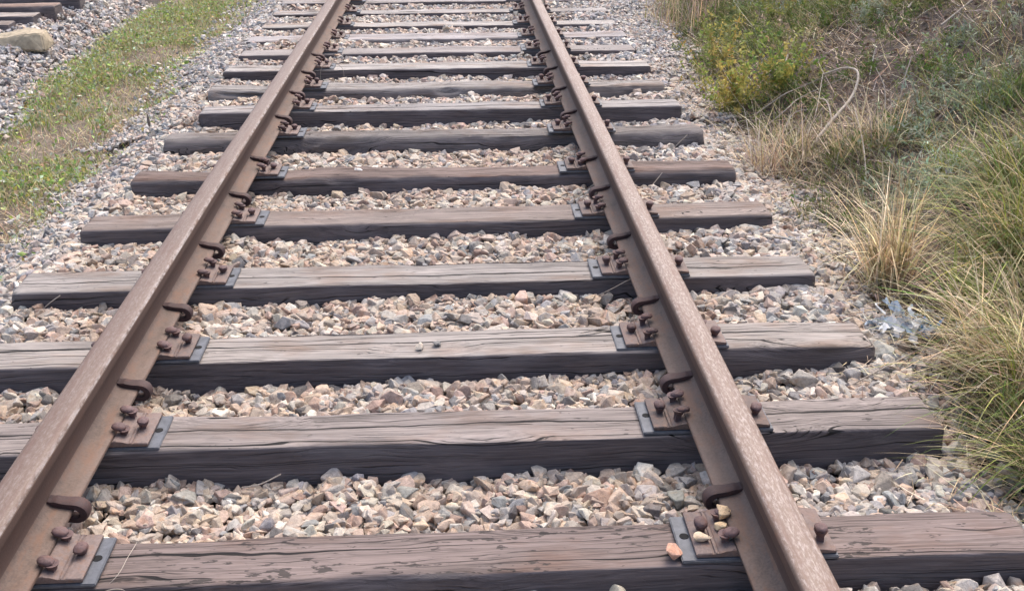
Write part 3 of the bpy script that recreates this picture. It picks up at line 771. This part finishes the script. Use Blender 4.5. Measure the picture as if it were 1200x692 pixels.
parts.append(leaves(onground(x, y, .004)+np.array([0, 0, 1])*rng.uniform(0, .05, (n, 1)), D, rng.uniform(.016, .045, n), rng.uniform(.010, .024, n), pick(n, [GRN*1.8, YGR*1.3, OLIVE*1.8, YEL*.8, SAGE*1.5, BRN*1.6, STRAW*.8], [.22, .20, .15, .04, .20, .09, .10], .3)))
tag(build('strip_grass', parts, M_LEAF), kind='stuff')
# dry stuff of the strip, denser towards the track
x, y, p = strip_points(26000); d = edge_left(y)-x
k = rng.random(len(x)) < p*(.35+.65*np.exp(-((d-.12)/.2)**2))*(1-.5*sstep(.5, .8, patch(x, y))); x, y = x[k], y[k]; n = len(x)
parts = [blades(onground(x, y, .004), rng.uniform(0, 6.3, n), rng.gamma(5, .016, n), .0035, rng.uniform(.6, 1.5, n), rng.uniform(0, .6, n), pick(n, [STRAW, PALE, BRN*1.7, np.array([.30, .19, .12])], [.4, .12, .28, .2]), 3)]
tag(build('strip_dry_grass', parts, M_STRAW), kind='stuff')

# ---- bank: lying dry stems, then herbs
def bank_points(n, y0=1.2, y1=11.2, xmax=5.2):
    x = rng.uniform(1.45, xmax, n); y = rng.uniform(y0, y1, n); d = x-edge_right(y)
    p = sstep(-.06, .14, d+.10*vnoise(x, y, 5, 22))
    p = p*(x < 1.75+.40*y)
    return x, y, p, d
x, y, p, d = bank_points(90000); k = rng.random(len(x)) < p*(.30+.70*patch(x, y, 1.2, 51))*(1-.35*sstep(1.0, 2.2, d)); x, y, d = x[k], y[k], d[k]; n = len(x)
parts = [blades(onground(x, y, .006), rng.normal(3.6, 1.4, n), rng.gamma(4, .032, n), rng.uniform(.0025, .0048, n), rng.uniform(.85, 1.75, n), rng.uniform(-.5, .5, n), pick(n, [STRAW*.85, PALE*.95, BRN*1.1, GREY*1.1, BRN*.6], [.24, .20, .20, .26, .10], .35), 3)]
tag(build('bank_dead_stems', parts, M_STRAW), kind='stuff')
# crumbs and clods of dark litter
x, y, p, d = bank_points(42000); k = rng.random(len(x)) < p*.8; x, y = x[k], y[k]; n = len(x)
D = rng.normal(size=(n, 3)); D[:, 2] *= .45
parts = [leaves(onground(x, y, .004), D, rng.uniform(.015, .045, n), rng.uniform(.008, .022, n), pick(n, [BRN*.55, BRN*.9, GREY*.5, STRAW*.6, GREY*.9], [.35, .25, .2, .12, .08]), .35)]
tag(build('bank_leaf_litter', parts, M_STRAW), kind='stuff')

def herb(px, py, h, spread, n, cols, w, leafL, leafW, per=9):
    """feathery clump: thin stems carrying small leaves; vectorised; returns parts"""
    hd = rng.uniform(0, 6.3, n); L = h*rng.uniform(.55, 1.1, n); lean = rng.uniform(.05, .9, n)*spread; curl = rng.uniform(-.2, .7, n)
    x = px+rng.normal(0, .035*spread+.01, n); y = py+rng.normal(0, .035*spread+.01, n)
    base = onground(x, y)
    c = pick(n, cols, w, .18)
    out = [blades(base, hd, L, .0035, lean, curl, c*.8, 4)]
    f = rng.uniform(.2, 1.0, (n, per)); an = lean[:, None]+curl[:, None]*f*.5
    P = base[:, None, :]+np.stack([np.cos(hd)[:, None]*np.sin(an), np.sin(hd)[:, None]*np.sin(an), np.cos(an)], -1)*(L[:, None]*f)[..., None]
    P = P.reshape(-1, 3); m = len(P); D = rng.normal(size=(m, 3)); D[:, 2] += .5
    out.append(leaves(P, D, leafL*rng.uniform(.6, 1.3, m), leafW*rng.uniform(.6, 1.3, m), np.repeat(c, per, 0)*np.exp(rng.normal(0, .15, (m, 1)))))
    return out
# herb cover: patches of green, grey-green and olive
parts = []
x, y, p, d = bank_points(4200); g = patch(x, y, .9, 61); k = rng.random(len(x)) < p*sstep(.28, .60, g)*(.35+.65*sstep(.1, .35, d)); x, y, d = x[k], y[k], d[k]
sage = patch(x, y, .6, 71)
for i in range(len(x)):
    if sage[i] > .58 or (d[i] > 1.0 and rng.random() < .4): cols, w = [SAGE, SAGE*1.35, OLIVE], [.5, .3, .2]
    elif rng.random() < .5: cols, w = [OLIVE, YGR*.8, GRN], [.4, .3, .3]
    else: cols, w = [GRN*.9, OLIVE, STRAW*.6], [.5, .35, .15]
    parts += herb(x[i], y[i], rng.uniform(.06, .17), 1.2, 12, cols, w, .030, .0085, 9)
tag(build('bank_herbs', parts, M_LEAF), kind='stuff')
# sparse fine grass on the bank
x, y, p, d = bank_points(52000); g = patch(x, y, 1.1, 81); k = rng.random(len(x)) < p*sstep(.30, .72, g); x, y = x[k], y[k]; n = len(x)
parts = [blades(onground(x, y), rng.normal(3.9, 1.2, n), rng.gamma(6, .022, n), .0038, rng.uniform(.3, 1.1, n), rng.uniform(.1, .9, n), pick(n, [GRN, OLIVE, YGR*.8, STRAW*.8, SAGE], [.15, .20, .13, .32, .20]), 3)]
tag(build('bank_fine_grass', parts, M_LEAF), kind='stuff')
# strays growing in the right shoulder gravel: short dry bits
x = rng.uniform(1.15, 1.75, 2200); y = rng.uniform(2.0, 7, 2200); k = rng.random(2200) < sstep(-.35, .05, x-edge_right(y)); x, y = x[k], y[k]; n = len(x)
parts = [blades(np.stack([x, y, gravel_level(x, y)+.015], 1), rng.uniform(0, 6.3, n), rng.gamma(4, .022, n), .003, rng.uniform(1.2, 1.65, n), rng.uniform(-.3, .4, n), pick(n, [STRAW, PALE*.9, BRN*1.3], [.4, .3, .3]), 3)]
tag(build('straw_litter', parts, M_STRAW), kind='stuff')

# ------------------------------------------------------------------ single plants
def tussock(name, x, y, n, h, headc, heads, lean, curl, cols, w, wid, label, cat, group=None, rad=.06, seg=6, tip=None, extra=None):
    r = np.sqrt(rng.random(n))*rad; a = rng.uniform(0, 6.3, n)
    bx, by = x+r*np.cos(a), y+r*np.sin(a)
    wid = wid*1.12; hd = np.where(rng.random(n) < .62, rng.normal(headc, heads, n), rng.uniform(0, 6.3, n))
    ps = [blades(onground(bx, by, -.01), hd, h*rng.uniform(.45, 1.1, n), wid*rng.uniform(.7, 1.3, n), rng.uniform(*lean, n), rng.uniform(*curl, n), pick(n, cols, w, .32), seg, kink=.35)]
    m = n//3; r = np.sqrt(rng.random(m))*rad*1.7; a = rng.uniform(0, 6.3, m)
    if wid < .01: ps.append(blades(onground(x+r*np.cos(a), y+r*np.sin(a), .0), rng.uniform(0, 6.3, m), h*rng.uniform(.15, .55, m), wid*rng.uniform(.7, 1.2, m), rng.uniform(.5, 1.6, m), rng.uniform(-.3, .8, m), pick(m, [STRAW*.8, BRN*1.2, PALE*.8, GREY*.8], [.35, .25, .2, .2]), 4, kink=.5))
    V, F, C = join(ps+(extra or [])); V = V-np.array([x, y, G(x, y)])
    o = link_mesh(name, np_mesh(name, V, F, C), M_LEAF); o.location = (x, y, G(x, y)); tag(o, label, cat, group); return o

tussock('grass_tussock', 1.70, 3.50, 300, .56, 2.9, 1.6, (.0, .40), (-.2, 2.1), [STRAW, PALE, STRAW*.7, OLIVE], [.45, .28, .2, .07], .0052, 'tall straw-coloured dry grass tussock at the gravel edge, its dead blades arching over', 'grass', 'single grass tussocks on the bank', .07)
tussock('grass_tussock', 2.08, 3.32, 560, .62, 3.6, .7, (.25, .9), (.5, 1.5), [YGR, GRN*1.2, STRAW, YEL*.75, OLIVE], [.28, .14, .33, .10, .15], .0052, 'large sweeping green and straw grass tussock behind the dry grass, cut by the frame edge', 'grass', 'single grass tussocks on the bank', .16)
tussock('grass_tussock', 2.28, 3.75, 420, .50, 3.7, .7, (.2, .9), (.5, 1.4), [GRN*1.1, YGR, OLIVE, STRAW*.9], [.25, .28, .2, .27], .005, 'green sweeping grass tussock higher on the bank above the large one, at the frame edge', 'grass', 'single grass tussocks on the bank', .15)
tussock('grass_tussock', 1.76, 2.52, 560, .55, 3.2, 1.4, (.05, .8), (.4, 1.6), [YGR*1.05, GRN*1.1, STRAW, PALE, OLIVE], [.27, .10, .36, .16, .11], .0046, 'yellow-green and straw tussock overhanging the right end of the beige-grey sleeper', 'grass', 'single grass tussocks on the bank', .12)
tussock('grass_tussock', 1.79, 2.78, 380, .52, 3.2, 1.1, (.1, .9), (.3, 1.5), [STRAW, PALE, STRAW*.7, YGR], [.42, .25, .18, .15], .0042, 'tangled mostly dead tussock just behind the overhanging yellow-green one', 'grass', 'single grass tussocks on the bank', .13)
tussock('grass_tussock', 1.98, 2.96, 300, .48, 3.4, .9, (.1, .8), (.4, 1.5), [STRAW*.9, YGR, OLIVE, PALE], [.38, .30, .2, .12], .0042, 'mixed brown and green tussock between the overhanging one and the large sweeping one', 'grass', 'single grass tussocks on the bank', .13)
tussock('grass_tussock', 1.66, 2.24, 260, .46, 3.4, .8, (.3, 1.0), (.4, 1.2), [YGR, STRAW, GRN], [.4, .35, .25], .0042, 'small drooping tussock at the right end of the nearest sleeper', 'grass', 'single grass tussocks on the bank', .08)
tussock('grass_tussock', 1.79, 3.14, 60, .30, 1.6, 2.0, (.05, .55), (.1, .9), [YGR*1.25, GRN*1.7], [.6, .4], .013, 'young bright green broad-bladed grass plant in front of the large sweeping tussock', 'grass', 'single grass tussocks on the bank', .035, 5)
tussock('grass_tussock', 2.17, 4.14, 90, .22, 4.0, 2.0, (.1, .8), (.2, 1.0), [YGR*1.15, GRN*1.4], [.55, .45], .007, 'small fresh green grass tuft on bare bank soil above the dry tussock', 'grass', 'single grass tussocks on the bank', .05, 4)
tussock('grass_tussock', 2.55, 4.55, 170, .30, 4.0, 1.2, (.2, .9), (.3, 1.1), [GRN*1.1, OLIVE*1.2, YGR], [.45, .35, .2], .005, 'dark green drooping grass tuft beside the grey stick on the bank', 'grass', 'single grass tussocks on the bank', .12, 4)
tussock('grass_tussock', 1.74, 5.00, 240, .42, 3.5, 1.6, (.1, .9), (.0, .9), [PALE*.85, STRAW, GREY, BRN*1.3], [.28, .34, .2, .18], .0045, 'low grey-brown dead tussock at the gravel edge by the curved pale branch', 'grass', 'single grass tussocks on the bank', .16)
tussock('grass_tussock', 2.05, 4.75, 200, .36, 3.6, 1.5, (.1, 1.0), (.0, .8), [PALE*.8, STRAW*.9, GREY*.8, OLIVE], [.22, .34, .24, .2], .0042, 'thin brownish dead tussock uphill of the low grey-brown one', 'grass', 'single grass tussocks on the bank', .16)
tussock('grass_tussock', 2.08, 8.8, 230, .52, 3.4, 2.0, (.0, .6), (.0, .9), [np.array([.27, .19, .14]), STRAW*.8, GREY*.9, OLIVE], [.38, .30, .17, .15], .005, 'tall reddish-brown upright dead weeds at the top edge of the picture by the gravel', 'grass', 'single grass tussocks on the bank', .42)

# herbs big enough to be told apart
def bush(name, x, y, h, spread, n, cols, w, ll, lw, per, label, cat, group=None):
    root = empty(name, (x, y, G(x, y))); tag(root, label, cat, group)
    s, lv = herb(x, y, h, spread, n, cols, w, ll, lw, per)
    off = np.array([x, y, G(x, y)])
    for nm, part, m in (('stems', s, M_LEAF), ('foliage', lv, M_LEAF)):
        V, F, C = join([part]); link_mesh(nm, np_mesh(nm, V-off, F, C), m, root)
    return root
bush('weed_shrub', 1.74, 6.00, .42, 1.15, 60, [YEL, YGR*1.2, YEL*1.2, np.array([.27, .185, .05])], [.36, .34, .18, .12], .030, .014, 22, 'yellowing leafy weed shrub nearest the gravel, at the right end of the waney grey sleeper', 'shrub', 'yellowing weed shrubs')
bush('weed_shrub', 1.95, 5.90, .36, 1.0, 50, [YGR*1.2, GRN*1.5, YEL*.9], [.45, .35, .2], .030, .014, 20, 'greener weed shrub close on the uphill side of the yellowing one', 'shrub', 'yellowing weed shrubs')
bush('weed_shrub', 1.86, 6.9, .45, .8, 42, [YEL, YGR*1.2, OLIVE*1.3, np.array([.25, .17, .05])], [.32, .38, .2, .1], .030, .013, 20, 'yellow-green weed shrub standing behind the yellowing one, half way to the top edge', 'shrub', 'yellowing weed shrubs')
bush('weed_shrub', 2.35, 7.3, .40, 1.0, 46, [YGR, OLIVE*1.3, YEL*.8], [.45, .35, .2], .03, .013, 18, 'olive weed shrub farther up the bank behind the yellow ones', 'shrub', 'yellowing weed shrubs')
bush('weed_shrub', 2.12, 6.25, .30, 1.0, 34, [OLIVE*1.2, YGR, STRAW*.8], [.4, .35, .25], .028, .012, 16, 'thin low olive weed between the greener shrub and the bare soil hollow', 'shrub', 'yellowing weed shrubs')
for x, y, h, lab in ((2.62, 6.35, .22, 'soft blue-green feathery herb on the upper bank, by itself above the bare soil hollow'),
                     (3.05, 5.75, .24, 'pale silvery herb on the upper bank near the thin forked sticks'),
                     (2.95, 5.05, .22, 'silvery feathery herb at the right frame edge, near the top corner'),
                     (2.75, 4.55, .20, 'dull grey-green herb at the right frame edge, below the silvery ones'),
                     (2.12, 3.92, .24, 'pale blue-green soft herb just above the dry tussock'),
                     (2.52, 5.02, .20, 'dense dark green herb clump beside the straight grey stick, uphill side')):
    silver = 'silver' in lab or 'blue' in lab
    bush('feathery_herb', x, y, h, 1.25, 46, [SAGE*1.25, SAGE*1.6, OLIVE] if silver else [GRN*1.1, OLIVE, SAGE], [.5, .3, .2], .030, .006, 16, lab, 'herb', 'feathery herbs on the bank')

# ------------------------------------------------------------------ sticks, straws, litter
def stick(name, pts, rad, mat, label, cat='branch', group=None, twigs=(), lift=0.0, sides=7):
    base = np.array([pts[0][0], pts[0][1], 0]); base[2] = G(base[0], base[1])
    P = [np.array([p[0], p[1], G(p[0], p[1])+p[2]+lift])-base for p in pts]
    P = smooth_path(P, 5); n = len(P); bm = bmesh.new()
    tube(bm, P, [rad*(1-.55*i/(n-1)) for i in range(n)], sides)
    o = link_mesh(name, bm_mesh(name, bm, 60), mat); o.location = base; tag(o, label, cat, group)
    for tp in twigs:
        Q = smooth_path([np.array([p[0], p[1], G(p[0], p[1])+p[2]+lift])-base for p in tp], 4); bm = bmesh.new()
        tube(bm, Q, [rad*.5*(1-.6*i/(len(Q)-1)) for i in range(len(Q))], 5)
        link_mesh('twig', bm_mesh('twig', bm, 60), mat, o)
    return o
stick('fallen_branch', [(1.87, 5.02, .03), (2.02, 5.16, .06), (2.16, 5.30, .09), (2.22, 5.42, .12), (2.20, 5.56, .13), (2.12, 5.64, .11)], .0095, M_BARK, 'pale bare branch curved like a hook, lying on the bank', twigs=[[(2.02, 5.16, .06), (2.03, 5.3, .12), (2.0, 5.42, .12)]])
for k, (pp, lab) in enumerate(((((1.74, 5.46, .06), (1.88, 5.46, .10), (1.99, 5.58, .07), (2.20, 5.52, .09)), 'thin pale dead stem crossing behind the hooked branch, nearest it'),
                               (((1.78, 5.66, .08), (1.90, 5.62, .13), (2.02, 5.68, .09), (2.24, 5.62, .10)), 'thin pale dead stem behind the hooked branch, uppermost of those crossing there'),
                               (((1.80, 5.26, .05), (1.90, 5.38, .10), (2.06, 5.36, .05)), 'thin dead stem lying across the butt of the hooked branch'),
                               (((1.84, 5.05, .03), (1.98, 5.30, .08), (2.10, 5.60, .13)), 'straight straw stem lying up the bank under the hooked branch'),
                               (((1.66, 5.15, .02), (1.70, 5.30, .10), (1.73, 5.42, .17)), 'short thick pale stem leaning at the gravel edge by the grey-brown tussock'),
                               (((1.93, 4.40, .02), (1.98, 4.62, .10), (2.02, 4.9, .20)), 'bare forked stem standing over the thin brownish tussock'),
                               (((2.20, 4.95, .02), (2.21, 5.03, .14), (2.19, 5.12, .24)), 'upright pale stem on the bank, uphill of the hooked branch'),
                               (((2.28, 5.0, .02), (2.31, 5.05, .12), (2.36, 5.12, .20)), 'second upright pale stem, leaning right, uphill of the hooked branch'))):
    stick('dead_stem', pp, .0038, M_BARK, lab, 'stem', 'dead stems by the hooked branch', sides=5)
stick('straight_stick', [(2.28, 4.62, .03), (2.42, 4.74, .03), (2.55, 4.86, .04), (2.66, 4.95, .05)], .008, M_BARKD, 'straight grey stick lying on dark bank soil', twigs=[[(2.55, 4.86, .04), (2.62, 4.86, .07)]])
stick('straight_stick', [(2.72, 6.10, .03), (2.86, 6.22, .05), (2.98, 6.38, .09)], .008, M_BARK, 'forked pale stick on the upper bank beside the silvery herb', twigs=[[(2.80, 6.16, .04), (2.83, 6.38, .10)], [(2.86, 6.22, .05), (3.02, 6.25, .08)]])
stick('straight_stick', [(2.70, 5.60, .03), (2.86, 5.66, .04), (2.98, 5.74, .06)], .007, M_BARK, 'short pale stick below the silvery herb on the upper bank')
stick('straight_stick', [(2.13, 6.35, .03), (2.08, 6.18, .10), (2.02, 6.02, .12)], .009, M_BARK, 'pale crooked stick sticking out of the greener weed shrub')

def straw(pts, label, rad=.0022, mat=None, group='dry straws on the track'):
    P = smooth_path([np.array(p, float) for p in pts], 5); b = P[0].copy(); bm = bmesh.new()
    tube(bm, [p-b for p in P], rad*.62, 5); o = link_mesh('dry_straw', bm_mesh('dry_straw', bm, 60), mat or M_BARK); o.location = b; tag(o, label, 'straw', group)
straw([(.55, 3.36, -.075), (.66, 3.37, -.03), (.76, 3.385, .012), (.83, 3.40, -.02), (.84, 3.42, -.06)], 'looped dry straw arching beside the pale split sleeper near the right rail')
straw([(.42, 3.29, -.07), (.52, 3.33, -.055), (.63, 3.32, -.06)], 'low dry straw lying on gravel left of the looped one by the right rail')
straw([(-.70, 6.84, -.05), (-.69, 6.845, .02), (-.63, 6.85, .055), (-.56, 6.845, .02), (-.55, 6.84, -.05)], 'looped straw on the bright topped sleeper front near the left rail')
straw([(-.41, 2.32, -.085), (-.36, 2.315, -.072), (-.31, 2.325, -.052)], 'pale forked straw on gravel below the beige-grey sleeper', .003)
straw([(-1.32, 2.80, -.10), (-1.24, 2.815, -.05), (-1.18, 2.80, -.085), (-1.10, 2.79, -.08)], 'curly straw on gravel at the left frame edge below the pale grey sleeper')
straw([(-1.275, 3.375, -.07), (-1.23, 3.378, -.03), (-1.19, 3.382, -.003)], 'pale straw leaning on the left end of the light grey sleeper', .003)
straw([(1.02, 3.34, -.07), (1.2, 3.36, -.06), (1.38, 3.36, -.075)], 'long straw lying below the right end of the light grey sleeper')
straw([(1.23, 5.25, -.10), (1.28, 5.258, -.05), (1.32, 5.262, -.01)], 'pale chip of straw leaning on the right end of the thick grey sleeper', .004)
straw([(.98, 4.55, -.085), (1.03, 4.575, -.04), (1.07, 4.60, .0)], 'straw leaning on the front of the dark brown sleeper right of the rail', .003)
straw([(-.67, 1.835, -.06), (-.585, 1.86, .004), (-.575, 1.93, .006), (-.57, 1.985, .004)], 'thin pale thread on the nearest sleeper beside the left rubber pad', .0013)
straw([(-.62, 1.822, -.03), (-.59, 1.820, .006), (-.555, 1.825, .004), (-.55, 1.828, -.03)], 'small looped thread at the front edge of the nearest sleeper by the left pad', .0013)
straw([(.50, 2.955, .004), (.56, 2.965, .006), (.62, 2.995, .004)], 'thin pale splinter on the pale grey sleeper by the right rubber pad', .003)
straw([(.52, 2.975, .004), (.58, 2.995, .007), (.61, 3.01, .004)], 'second pale splinter beside the right rubber pad of the pale grey sleeper', .0022)
straw([(1.36, 3.02, -.06), (1.46, 2.95, -.03), (1.58, 2.93, -.06)], 'dry straw bent over gravel just below the crumpled wrapping')
straw([(1.28, 2.72, -.07), (1.40, 2.76, -.03), (1.52, 2.86, -.04)], 'pale thick straw on gravel at the right end of the pale grey sleeper', .004)

# seed stalk at the left shoulder
root = empty('seed_stalk', (-1.21, 4.78, G(-1.21, 4.78))); tag(root, 'dry stalk with dark seed head before the left end of the thick grey sleeper', 'plant')
bm = bmesh.new(); tube(bm, smooth_path([(0, 0, 0), (.0, .01, .1), (-.01, .03, .24), (-.02, .05, .31)], 4), .0020, 5); link_mesh('stalk', bm_mesh('stalk', bm, 60), M_BARK, root)
bm = bmesh.new(); tube(bm, [(-.02, .05, .305), (-.021, .052, .315), (-.023, .055, .345), (-.024, .056, .36)], [.003, .007, .006, .002], 8); link_mesh('seed_head', bm_mesh('seed_head', bm, 60), M_BARKD, root)

# crumpled plastic
def wrapper(x, y, sx, sy, sd, cols, label, rz, n=16):
    """a torn wrapping: crumpled ribbons and shreds lying over one another, one piece"""
    r = np.random.default_rng(sd); VV = []; QQ = []; CC = []; off = 0
    for k in range(n):
        L = r.uniform(.5, 1.3)*sx; W = r.uniform(.10, .34)*sy; m = 15
        u = np.linspace(-1, 1, m); a = r.uniform(0, math.pi); cx, cy = r.normal(0, .38, 2)*np.array([sx, sy])
        lat = np.cumsum(r.normal(0, .010, m)); up = np.abs(np.cumsum(r.normal(0, .009, m)))+r.uniform(0, .018); tw = np.cumsum(r.normal(0, .55, m))
        px = cx+L*u*math.cos(a)-lat*math.sin(a); py = cy+L*u*math.sin(a)+lat*math.cos(a); wv = W*(1-.6*u**4)*r.uniform(.6, 1.2, m)
        dx, dy, dz = -math.sin(a)*np.cos(tw)*wv, math.cos(a)*np.cos(tw)*wv, np.abs(np.sin(tw))*wv
        V = np.stack([np.stack([px-dx, py-dy, up], 1), np.stack([px, py, up+.35*wv], 1), np.stack([px+dx, py+dy, up+dz], 1)], 1).reshape(-1, 3)
        i = off+np.arange(m*3).reshape(m, 3); QQ.append(np.stack([i[:-1, :-1], i[:-1, 1:], i[1:, 1:], i[1:, :-1]], -1).reshape(-1, 4)); off += len(V)
        VV.append(V); CC.append(np.tile(np.array(cols[0] if r.random() < .84 else cols[1])*r.uniform(.75, 1.1), (len(V), 1)))
    o = link_mesh('plastic_wrapper', np_mesh('plastic_wrapper', np.concatenate(VV), [np.concatenate(QQ)], np.concatenate(CC), False), M_FILM); o.location = (x, y, G(x, y)+.062); o.rotation_euler = (0, 0, rz)
    tag(o, label, 'litter')
t = NT('crumpled_plastic_film'); c = t.attr('Col'); p = t.principled(c, .22, None, .6); p.inputs['Alpha'].default_value = .92; M_FILM = t.m
wrapper(1.545, 3.03, .075, .085, 3, ((.80, .81, .82), (.55, .66, .76)), 'crumpled whitish plastic wrapping at the right end of the pale grey sleeper', .3)
wrapper(1.62, 3.05, .055, .045, 9, ((.70, .74, .77), (.06, .28, .60)), 'crumpled plastic piece with blue print, beside the whitish wrapping', -.3)

# ------------------------------------------------------------------ camera and daylight
cam = bpy.data.cameras.new('camera'); co = bpy.data.objects.new('camera', cam); COL.objects.link(co)
th, ps, ro = R(23.8544), R(2.9566), R(-.228)
F_ = np.array([math.sin(ps)*math.cos(th), math.cos(ps)*math.cos(th), -math.sin(th)]); R_ = np.array([math.cos(ps), -math.sin(ps), 0]); U_ = np.cross(R_, F_)
R2 = R_*math.cos(ro)+U_*math.sin(ro); U2 = -R_*math.sin(ro)+U_*math.cos(ro)
co.matrix_world = Matrix(((R2[0], U2[0], -F_[0], .1549), (R2[1], U2[1], -F_[1], 0), (R2[2], U2[2], -F_[2], 1.4532), (0, 0, 0, 1)))
cam.sensor_width = 36; cam.lens = 1261.48/1200*36; cam.clip_start = .05; cam.clip_end = 2000
scene.camera = co

w = bpy.data.worlds.new('World'); scene.world = w; w.use_nodes = True; nt = w.node_tree; nt.nodes.clear()
sky = nt.nodes.new('ShaderNodeTexSky'); sky.sky_type = 'NISHITA'; sky.sun_disc = False
SUN_EL, SUN_AZ = 58, 25     # azimuth clockwise from +y
sky.sun_elevation = R(SUN_EL); sky.sun_rotation = R(SUN_AZ); sky.air_density = 1.0; sky.dust_density = 5.0; sky.ozone_density = .6
bg = nt.nodes.new('ShaderNodeBackground'); bg.inputs['Strength'].default_value = .15
out = nt.nodes.new('ShaderNodeOutputWorld'); nt.links.new(sky.outputs[0], bg.inputs[0]); nt.links.new(bg.outputs[0], out.inputs[0])
sun = bpy.data.lights.new('sun', 'SUN'); sun.energy = .8; sun.angle = R(60); sun.color = (1, .96, .90)
so = bpy.data.objects.new('sun', sun); COL.objects.link(so)
el, az = R(SUN_EL), R(SUN_AZ); dv = Vector((math.sin(az)*math.cos(el), math.cos(az)*math.cos(el), math.sin(el)))
so.rotation_euler = dv.to_track_quat('Z', 'Y').to_euler(); so.location = (0, 0, 20)
vs = scene.view_settings; vs.view_transform = 'Standard'; vs.look = 'None'; vs.gamma = 1; vs.use_curve_mapping = False; vs.exposure = 1.1
scene.cycles.use_denoising = True
scene.cycles.max_bounces = 6
